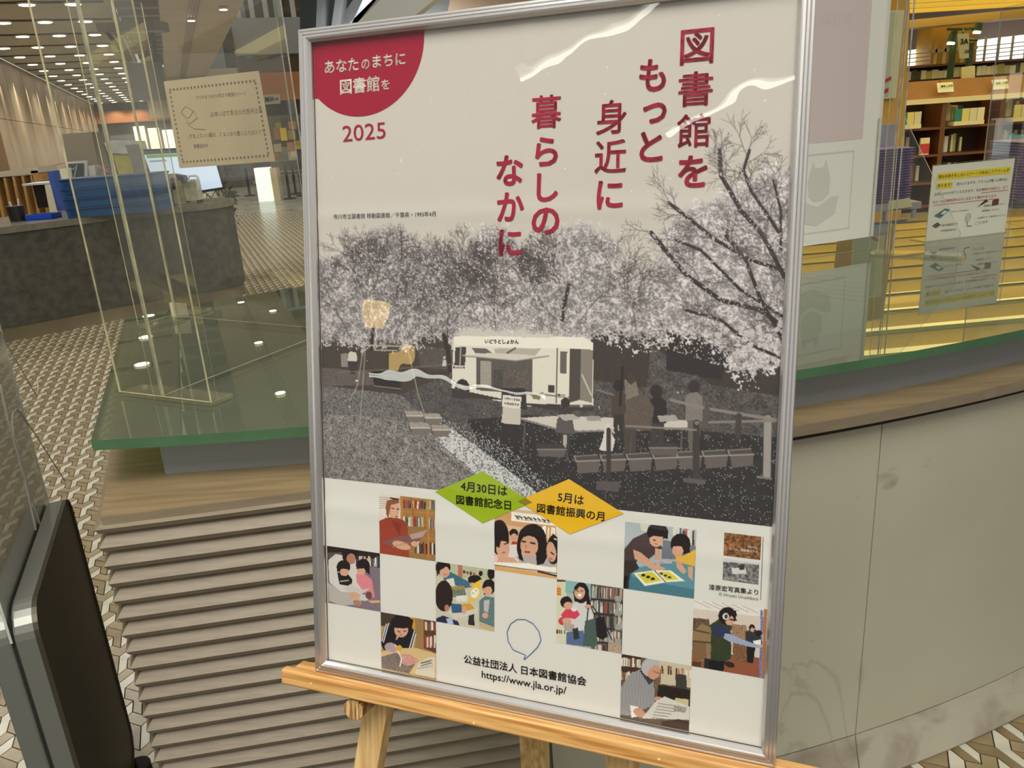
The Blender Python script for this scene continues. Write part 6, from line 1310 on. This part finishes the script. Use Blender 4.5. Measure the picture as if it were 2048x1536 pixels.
p.poly([(940, 575), (1420, 640), (1420, 700), (940, 640)], (222, 216, 212)); [p.line([(950 + 60 * k, 590 + 6 * k), (1060 + 60 * k, 640 + 6 * k)], .8, (180, 176, 176)) for k in range(6)]; p.poly([(940, 700), (1050, 710), (1050, 900), (940, 880)], (96, 78, 62), tex=.3); p.poly([(1190, 740), (1290, 750), (1290, 860), (1190, 850)], (150, 120, 92), tex=.3); p.poly([(930, 900), (1400, 960), (1400, 1100), (930, 1040)], (142, 84, 60)); p.poly([(1200, 850), (1290, 860), (1290, 990), (1200, 970)], (120, 86, 62), tex=.25)
p.poly([(1378, 650), (1395, 652), (1385, 1085), (1368, 1080)], (110, 120, 176), tex=.25); p.poly([(1398, 640), (1420, 644), (1402, 1095), (1384, 1090)], (176, 116, 70)); p.poly([(940, 980), (1000, 985), (990, 1030), (940, 1020)], (80, 56, 44), tex=.2)
p.poly([(1280, 790), (1330, 770), (1370, 790), (1390, 860), (1320, 900), (1280, 850)], (50, 52, 54)); p.ell((1322, 765), 20, 22, HR); p.ell((1325, 778), 14, 14, SK); p.poly([(1290, 880), (1345, 890), (1330, 990), (1290, 985)], (28, 28, 32)); p.ell((1365, 800), 22, 20, HR); p.poly([(1330, 850), (1380, 840), (1380, 880), (1340, 880)], (230, 230, 230))
p.poly([(1030, 760), (1110, 710), (1160, 740), (1190, 800), (1190, 960), (1100, 1010), (1040, 960)], (52, 62, 42)); p.poly([(1070, 750), (1120, 745), (1180, 790), (1150, 830), (1080, 810)], (50, 54, 90)); p.poly([(1150, 800), (1200, 810), (1290, 850), (1385, 880), (1375, 895), (1280, 880), (1170, 850), (1140, 830)], (150, 164, 190)); p.ell((1375, 882), 16, 10, SK)
p.ell((1165, 690), 58, 58, HR); p.ell((1180, 718), 28, 34, SK); p.poly([(1110, 680), (1150, 635), (1220, 655), (1228, 690), (1190, 690), (1160, 720), (1120, 720)], HR); p.ell((1155, 692), 20, 22, (220, 218, 214)); p.ell((1157, 692), 12, 14, (60, 58, 60)); p.line([(1185, 712), (1222, 716)], 1.2, (24, 22, 24)); p.poly([(1140, 745), (1200, 750), (1180, 800)], (60, 60, 62))
p.poly([(940, 790), (1000, 740), (1060, 760), (1060, 960), (1000, 980), (945, 940)], (142, 116, 84)); p.poly([(940, 850), (1030, 860), (1030, 960), (980, 980), (940, 930)], (122, 96, 66)); [p.line(l_, 1.2, (74, 60, 44)) for l_ in ([(950, 850), (1055, 860)], [(960, 780), (1050, 800)], [(1060, 930), (1120, 830)])]; p.poly([(1020, 960), (1050, 965), (1050, 1040), (1015, 1020)], (40, 40, 44)); p.poly([(1050, 970), (1150, 980), (1140, 1045), (1050, 1045)], (24, 26, 32)); p.ell((1180, 1000), 34, 18, (40, 38, 40), .3); finish(p)
p = small(5, 2, z5, 3.2, (96, 84, 74), 'photo_man_with_newspaper')
p.poly([(478, 930), (610, 950), (600, 1120), (478, 1100)], (64, 46, 36)); books(p, 480, 600, 950, 1010, .1, 9, pal=((190, 176, 150), (120, 90, 70), (220, 214, 200))); books(p, 480, 600, 1040, 1100, .1, 9, pal=((190, 176, 150), (120, 90, 70), (220, 214, 200)))
p.poly([(700, 965), (930, 1010), (930, 1150), (690, 1120)], (196, 186, 160)); books(p, 740, 925, 1000, 1060, .15, 16, pal=((200, 180, 150), (90, 60, 50), (220, 214, 200), (170, 120, 90))); p.poly([(830, 1060), (900, 1070), (900, 1160), (830, 1150)], (60, 60, 58)); p.poly([(690, 1030), (740, 1035), (730, 1160), (690, 1150)], (110, 90, 74), tex=.3); p.poly([(720, 1130), (925, 1165), (920, 1290), (710, 1240)], (42, 32, 30)); [p.ell((760 + 44 * k, 1180 + 7 * k), 4, 3, (24, 18, 18)) for k in range(4)]; p.poly([(830, 1215), (915, 1225), (910, 1270), (820, 1240)], (196, 186, 140))
p.poly([(480, 1150), (540, 1060), (610, 1030), (690, 1110), (700, 1200), (690, 1260), (600, 1300), (560, 1330), (470, 1320)], (190, 190, 194)); mk = p.pmask([(480, 1150), (540, 1060), (610, 1030), (690, 1110), (700, 1200), (690, 1260), (600, 1300), (560, 1330), (470, 1320)]); ck = mk & ((((p.X + p.Y) // 2.0).astype(int) + ((p.X - p.Y) // 2.0).astype(int)) % 2 == 0); p.img[ck] = .26
p.poly([(600, 1040), (640, 1100), (660, 1130), (690, 1110), (650, 1030)], (60, 60, 70), tex=.3); p.ell((668, 1020), 56, 60, (176, 174, 172)); p.ell((690, 1045), 42, 52, (196, 148, 122)); p.poly([(615, 1010), (660, 962), (720, 975), (735, 1010), (690, 1005), (650, 1050), (620, 1050)], (178, 176, 176)); p.line([(690, 1045), (725, 1058)], .9, (120, 100, 90)); p.line([(705, 1090), (722, 1092)], .8, (130, 70, 60))
p.poly([(540, 1260), (590, 1270), (600, 1330), (550, 1340)], (228, 226, 226)); p.ell((600, 1310), 42, 26, (196, 148, 122), .5); p.ell((725, 1225), 32, 18, (196, 148, 122), .3); p.poly([(615, 1345), (700, 1240), (760, 1205), (918, 1270), (915, 1355), (760, 1350)], (206, 204, 198)); [p.line([(680 + 8 * k, 1340 - 18 * k), (760 + 20 * k, 1350 - 16 * k)], .7, (130, 128, 124)) for k in range(6)]; p.poly([(820, 1265), (900, 1275), (895, 1310), (815, 1300)], (150, 148, 144), tex=.2); p.poly([(740, 1365), (850, 1350), (915, 1370), (910, 1420), (740, 1390)], (60, 46, 44)); finish(p)
# the two little book covers, generic stand-ins with their captions set below as lettering
for k, (c0_, base_, nm) in enumerate((((1448, 1067.5, 1520, 1122), (124, 84, 52), 'cover_print_brown'), ((1446, 1119, 1516, 1172), (112, 112, 112), 'cover_print_grey'))):
    a_ = pm(c0_[0], c0_[1]); b_ = pm(c0_[2], c0_[3]); p = Paint(a_[0], a_[1], b_[0], b_[1], .6, base_); p.name = nm
    nz_ = vnoise(p.h, p.w, 3); p.img *= (.6 + .8 * nz_)[..., None]
    if k: p.poly([(1462, 1138), (1490, 1138), (1492, 1150), (1464, 1150)], (206, 206, 206)); p.poly([(1446, 1119), (1517, 1126), (1517, 1132), (1446, 1126)], (200, 200, 200)); p.poly([(1478, 1132), (1488, 1132), (1488, 1142), (1478, 1142)], (60, 60, 60))
    finish(p)

# ---- flat colour areas and lettering printed on the sheet
def flat(name, pts_mm, m, off=.0004, sub=False):
    """flat print, triangulated finely enough to lie on the folded paper"""
    v = [(x / 1000, -y / 1000, SZ + fold(x / 1000, y / 1000) + off) for x, y in pts_mm]
    bm = bmesh.new(); vs = [bm.verts.new(q) for q in v]; f = bm.faces.new(vs)
    bmesh.ops.triangulate(bm, faces=[f])
    for _ in range(5): bmesh.ops.subdivide_edges(bm, edges=[e for e in bm.edges if e.calc_length() > .008], cuts=1); bmesh.ops.triangulate(bm, faces=bm.faces[:])
    for q in bm.verts: q.co.z = SZ + fold(q.co.x, -q.co.y) + off
    bmesh.ops.recalc_face_normals(bm, faces=bm.faces[:])
    me = bpy.data.meshes.new(name); bm.to_mesh(me); bm.free(); me.materials.append(m); o = bpy.data.objects.new(name, me); COL.objects.link(o); o.parent = sheet; return o
red = mat('print_red', (146, 8, 44), 0.45, spec=0.2); cream = mat('print_cream', (234, 226, 212), 0.5, spec=0.2); blackp = mat('print_black', (30, 28, 28), 0.5, spec=0.2); title_m = mat('print_title', (150, 12, 46), 0.45, spec=0.2)
# circle through three edge points, cut by the sheet's corner
p1, p2, p3 = pm(845, 75), pm(714, 232), pm(628, 190)
A_ = np.array([[p2[0] - p1[0], p2[1] - p1[1]], [p3[0] - p1[0], p3[1] - p1[1]]]) * 2; b_ = np.array([p2 @ p2 - p1 @ p1, p3 @ p3 - p1 @ p1]); cc_ = np.linalg.solve(A_, b_); rr_ = np.linalg.norm(p1 - cc_)
pts = []
for k in range(73):
    a = 2 * math.pi * k / 72; q = (cc_[0] + rr_ * math.cos(a), cc_[1] + rr_ * math.sin(a)); pts.append((max(q[0], 14.0), max(q[1], 14.0)))
cl = []
for q in pts:
    if not cl or np.hypot(q[0] - cl[-1][0], q[1] - cl[-1][1]) > .3: cl.append(q)
cl = [q for q in cl if not (q[0] == 14.0 and q[1] == 14.0)]
# order: keep arc points and insert the corner
arcp = [q for q in cl if q[0] > 14.0 and q[1] > 14.0]; arcp.sort(key=lambda q: math.atan2(q[1] - cc_[1], q[0] - cc_[0]))
arcp = sorted(arcp, key=lambda q: math.atan2(q[1] - 14, q[0] - 14))
flat('red_disc', [(14.0, 14.0)] + [(arcp[0][0] + .2, 14.0)] + arcp + [(14.0, arcp[-1][1] - .5)], red, .0005)
class Let:
    def __init__(s): s.v = []; s.f = []
    def fit(s, txt, c_px, w_px=None, h_px=None, bold=0.0, ends=None, off=.0009):
        """set txt in the box of the given reading size, centred at c_px"""
        v, f = text_geo(txt, bold)
        if len(v) == 0: return
        lo, hi = v.min(0), v.max(0); m_ = (lo + hi) / 2; sz = hi - lo
        if ends is not None:
            a, b = pm(*ends[0]), pm(*ends[1]); c_ = (a + b) / 2; d_ = b - a; W_mm = np.linalg.norm(d_); ux_ = d_ / W_mm; sx = W_mm / sz[0]; sy = sx if h_px is None else np.linalg.norm(pm(ends[0][0], ends[0][1] + h_px) - pm(*ends[0])) / sz[1]
        else:
            c_ = pm(*c_px); ux_ = np.array([1.0, 0]); sx = np.linalg.norm(pm(c_px[0] + w_px / 2, c_px[1]) - pm(c_px[0] - w_px / 2, c_px[1])) / sz[0]; sy = np.linalg.norm(pm(c_px[0], c_px[1] + h_px / 2) - pm(c_px[0], c_px[1] - h_px / 2)) / sz[1]
        uy_ = np.array([-ux_[1], ux_[0]]); n0 = len(s.v)
        for q in v:
            p_ = c_ + ux_ * (q[0] - m_[0]) * sx - uy_ * (q[1] - m_[1]) * sy
            s.v.append((p_[0] / 1000, -p_[1] / 1000, SZ + fold(p_[0] / 1000, p_[1] / 1000) + off))
        s.f += [[n0 + i for i in q] for q in f]
    def build(s, name, m, label=None):
        o = fobj(name, s.v, s.f, m, sheet)
        if label: o['label'] = label
        return o
t = Let()
for ch, x, y, w_, h_ in (('図', 1393, 91, 67, 71), ('書', 1390, 176, 69, 70), ('館', 1386, 260, 67, 68), ('を', 1384.5, 342, 60, 65), ('も', 1304, 149, 54, 66), ('っ', 1308, 225, 48, 42), ('と', 1301, 292, 47, 62), ('身', 1221, 233, 61, 69), ('近', 1219, 312, 64, 67), ('に', 1218, 389, 53, 58),
                         ('暮', 1090.5, 222, 60, 67), ('ら', 1091, 302, 46, 59), ('し', 1092.5, 374, 43, 58), ('の', 1089, 442, 56, 55), ('な', 1017, 340, 54, 62), ('か', 1019, 413, 55, 59), ('に', 1018, 485, 47, 54)):
    t.fit(ch, (x, y), w_, h_, bold=.014 if ch in '図書館暮身近' else .026)
t.build('title_lettering', title_m)
t = Let(); t.fit('あなた', None, ends=((646, 133.5), (714, 126)), bold=.02); t.fit('の', (728, 127), 16, 20, bold=.02); t.fit('まちに', None, ends=((742, 122), (808, 115)), bold=.02); t.fit('図書館', None, ends=((677, 173), (756, 165)), bold=.018); t.fit('を', (768, 167.5), 17, 20, bold=.02); t.build('disc_lettering', cream)
t = Let(); t.fit('2025', None, ends=((682, 267), (768, 259)), h_px=32); t.build('year_lettering', title_m)
t = Let(); t.fit('市川市立図書館 移動図書館／千葉県・1993年4月', None, ends=((664, 433), (869, 427))); t.build('caption_lettering', blackp)
t = Let(); t.fit('いどうとしょかん', None, ends=((967, 683), (1035, 684)), bold=.03, off=.0006); t.fit('第２みどり号', None, ends=((903, 735), (927, 736)), bold=.03, off=.0006); t.fit('つぎにくる日は', None, ends=((1006, 797), (1038, 801)), off=.0006, bold=.02); t.fit('４月20日です', None, ends=((1006, 807), (1036, 811)), off=.0006, bold=.02); t.fit('市川', None, ends=((1112, 792), (1128, 793)), off=.0006, bold=.02); t.build('van_lettering', blackp)
def dia(pts, nm, m, off): flat(nm, [tuple(pm(*q)) for q in pts], m, off)
dia([(867.4, 985), (962.5, 944), (1063, 1006), (963.5, 1048)], 'green_diamond', mat('print_green', (148, 172, 26), 0.5, spec=.2), .0006)
dia([(1034, 1003.5), (1136, 959.5), (1245.7, 1029), (1138, 1070)], 'yellow_diamond', mat('print_yellow', (222, 174, 30), 0.5, spec=.2), .0008)
dia([(1034, 1003.5), (1048.5, 997), (1063, 1006), (1048.5, 1012.5)], 'overlap_diamond', mat('print_olive', (134, 122, 34), 0.5, spec=.2), .0010)
t = Let(); t.fit('4月30日は', None, ends=((919.5, 973), (1012.5, 984)), bold=.014, off=.0012); t.fit('図書館記念日', None, ends=((910, 1000), (1020, 1012)), bold=.014, off=.0012); t.fit('5月は', None, ends=((1114, 995), (1166, 1003)), bold=.014, off=.0012); t.fit('図書館振興の月', None, ends=((1072, 1017), (1207, 1035)), bold=.014, off=.0012); t.build('diamond_lettering', blackp)
t = Let(); t.fit('公益社団法人 日本図書館協会', None, ends=((925, 1320), (1171, 1366)), bold=.016); t.fit('https://www.jla.or.jp/', None, ends=((961, 1353), (1131, 1386)), bold=.008); t.fit('漆原宏写真集より', None, ends=((1417, 1176), (1516, 1187)), bold=.01); t.build('publisher_lettering', blackp)
t = Let(); t.fit('© Hiroshi Urushibara', None, ends=((1437, 1190), (1516, 1200))); t.build('copyright_lettering', mat('print_grey2', (90, 88, 86), 0.5))
t = Let(); t.fit('ぼくは、図書館がすき', None, ends=((1458, 1099), (1515, 1106)), off=.0008, bold=.03); t.fit('ぼくは、', None, ends=((1448, 1158), (1472, 1162)), off=.0008, bold=.03); t.fit('図書館がすき', None, ends=((1477, 1161), (1507, 1168)), off=.0008, bold=.03); t.fit('漆原宏写真集', None, ends=((1495, 1095), (1514, 1098)), off=.0008); t.build('cover_lettering', cream)
t = Let(); t.fit('君と読みたい本が', None, ends=((1030, 1036), (1100, 1046)), off=.0005); t.fit('よんだほんは', None, ends=((838, 1329), (857, 1326)), off=.0006); t.fit('もとにもどしましょう', None, ends=((832, 1340), (862, 1334)), off=.0006); t.build('photo_lettering', blackp)
flat('thin_rule', [tuple(pm(*q)) for q in ((1525.5, 1076), (1526.5, 1076), (1521.2, 1203), (1520.3, 1203))], blackp, .0006)
# speech bubble outline (its code square is left out)
bub = []
ce = (1046.5, 1275)
for k in range(37):
    a = math.radians(118 + 325 * k / 36 + 0); bub.append((ce[0] + 34 * math.cos(a), ce[1] + 36 * math.sin(a)))
bub = [(1048, 1312)] + [(1024, 1302), (1014, 1284), (1012, 1266), (1019, 1250), (1032, 1241), (1048, 1241), (1064, 1249), (1076, 1265), (1080, 1283), (1073, 1297), (1058, 1312), (1046, 1322), (1049, 1312)]
mb = MB(); P = [pm(*q) for q in bub]; P = [(x / 1000, -y / 1000) for x, y in P]
for (x0, y0), (x1, y1) in zip(P, P[1:]):
    d_ = np.array([x1 - x0, y1 - y0]); n_ = np.array([-d_[1], d_[0]]) / np.linalg.norm(d_) * .00045; z_ = SZ + .0012
    mb.face([(x0 - n_[0], y0 - n_[1], z_), (x1 - n_[0], y1 - n_[1], z_), (x1 + n_[0], y1 + n_[1], z_), (x0 + n_[0], y0 + n_[1], z_)])
fobj('speech_bubble_outline', mb.v, mb.f, mat('print_blue', (44, 100, 160), 0.5), sheet)
# clear cover sheet, a little wavy
cov = clear('cover_acrylic', tint=(252, 252, 250), ior=1.47, wavy=0.0005, wscale=18)
fobj('clear_cover', [(.0135, -.0135, .0004), (FWD - .0135, -.0135, .0004), (FWD - .0135, -FHT + .0135, .0004), (.0135, -FHT + .0135, .0004)], [[3, 2, 1, 0][::-1][::-1]], cov)

# ================================================================== lamps behind and above the viewer (seen as reflections)
tube_m = mat('tube_glow', (250, 252, 240), 0.5, emit=11.0)
def tube_lamp(a, b, label, r_=.018):
    t = thing('tube_lamp', label, 'light', (np.array(a) + np.array(b)) / 2, 'fluorescent tube lamps behind the viewer')
    s = MB(); s.tube([a, b], r_, 8); s.build('tube', tube_m, t)
    d_ = np.array(b, float) - np.array(a, float); d_ /= np.linalg.norm(d_); s = MB(); s.cbox((np.array(a) + np.array(b)) / 2 + Z3 * (r_ + .02), np.array(b, float) - np.array(a, float), np.cross(d_, Z3) * .08, Z3 * .03); s.build('housing', mat('housing_white', (210, 208, 200), 0.5), t)
tube_lamp((-2.45, -1.74, 3.2), (-1.2, -1.50, 3.2), 'fluorescent tube lamp overhead behind the viewer, nearer row')
tube_lamp((-2.20, -2.86, 3.2), (-1.0, -2.50, 3.2), 'fluorescent tube lamp overhead behind the viewer, farther row')
for k, (p_, q_) in enumerate((((722, 742), (905, 765)), ((722, 752), (1000, 776)), ((910, 762), (1105, 790)))):
    def rf(px, py, dist):
        P0 = PO; r = ray(px, py); t = PN.dot(P0 - EYE) / PN.dot(r); P = EYE + r * t; rr = r - 2 * r.dot(PN) * PN; rr /= np.linalg.norm(rr); return P + rr * dist
    tube_lamp(rf(*p_, 7.5 + .6 * k), rf(*q_, 7.5 + .6 * k), 'fluorescent tube lamp low behind the viewer, %s of three' % ('left one', 'longest one', 'right one')[k], .02)
for px, py in ((745, 640), (795, 722)):
    c_ = rf(px, py, 6.0); t = thing('wall_lamp', 'warm glass lamp behind the viewer, %s' % ('upper' if py < 700 else 'lower'), 'light', c_, 'warm lamps behind the viewer')
    s = MB(); s.tube([c_ - Z3 * .10, c_ + Z3 * .10], .05, 12, r2=.09); s.build('shade', mat('warm_glow', (255, 214, 130), 0.5, emit=9), t)
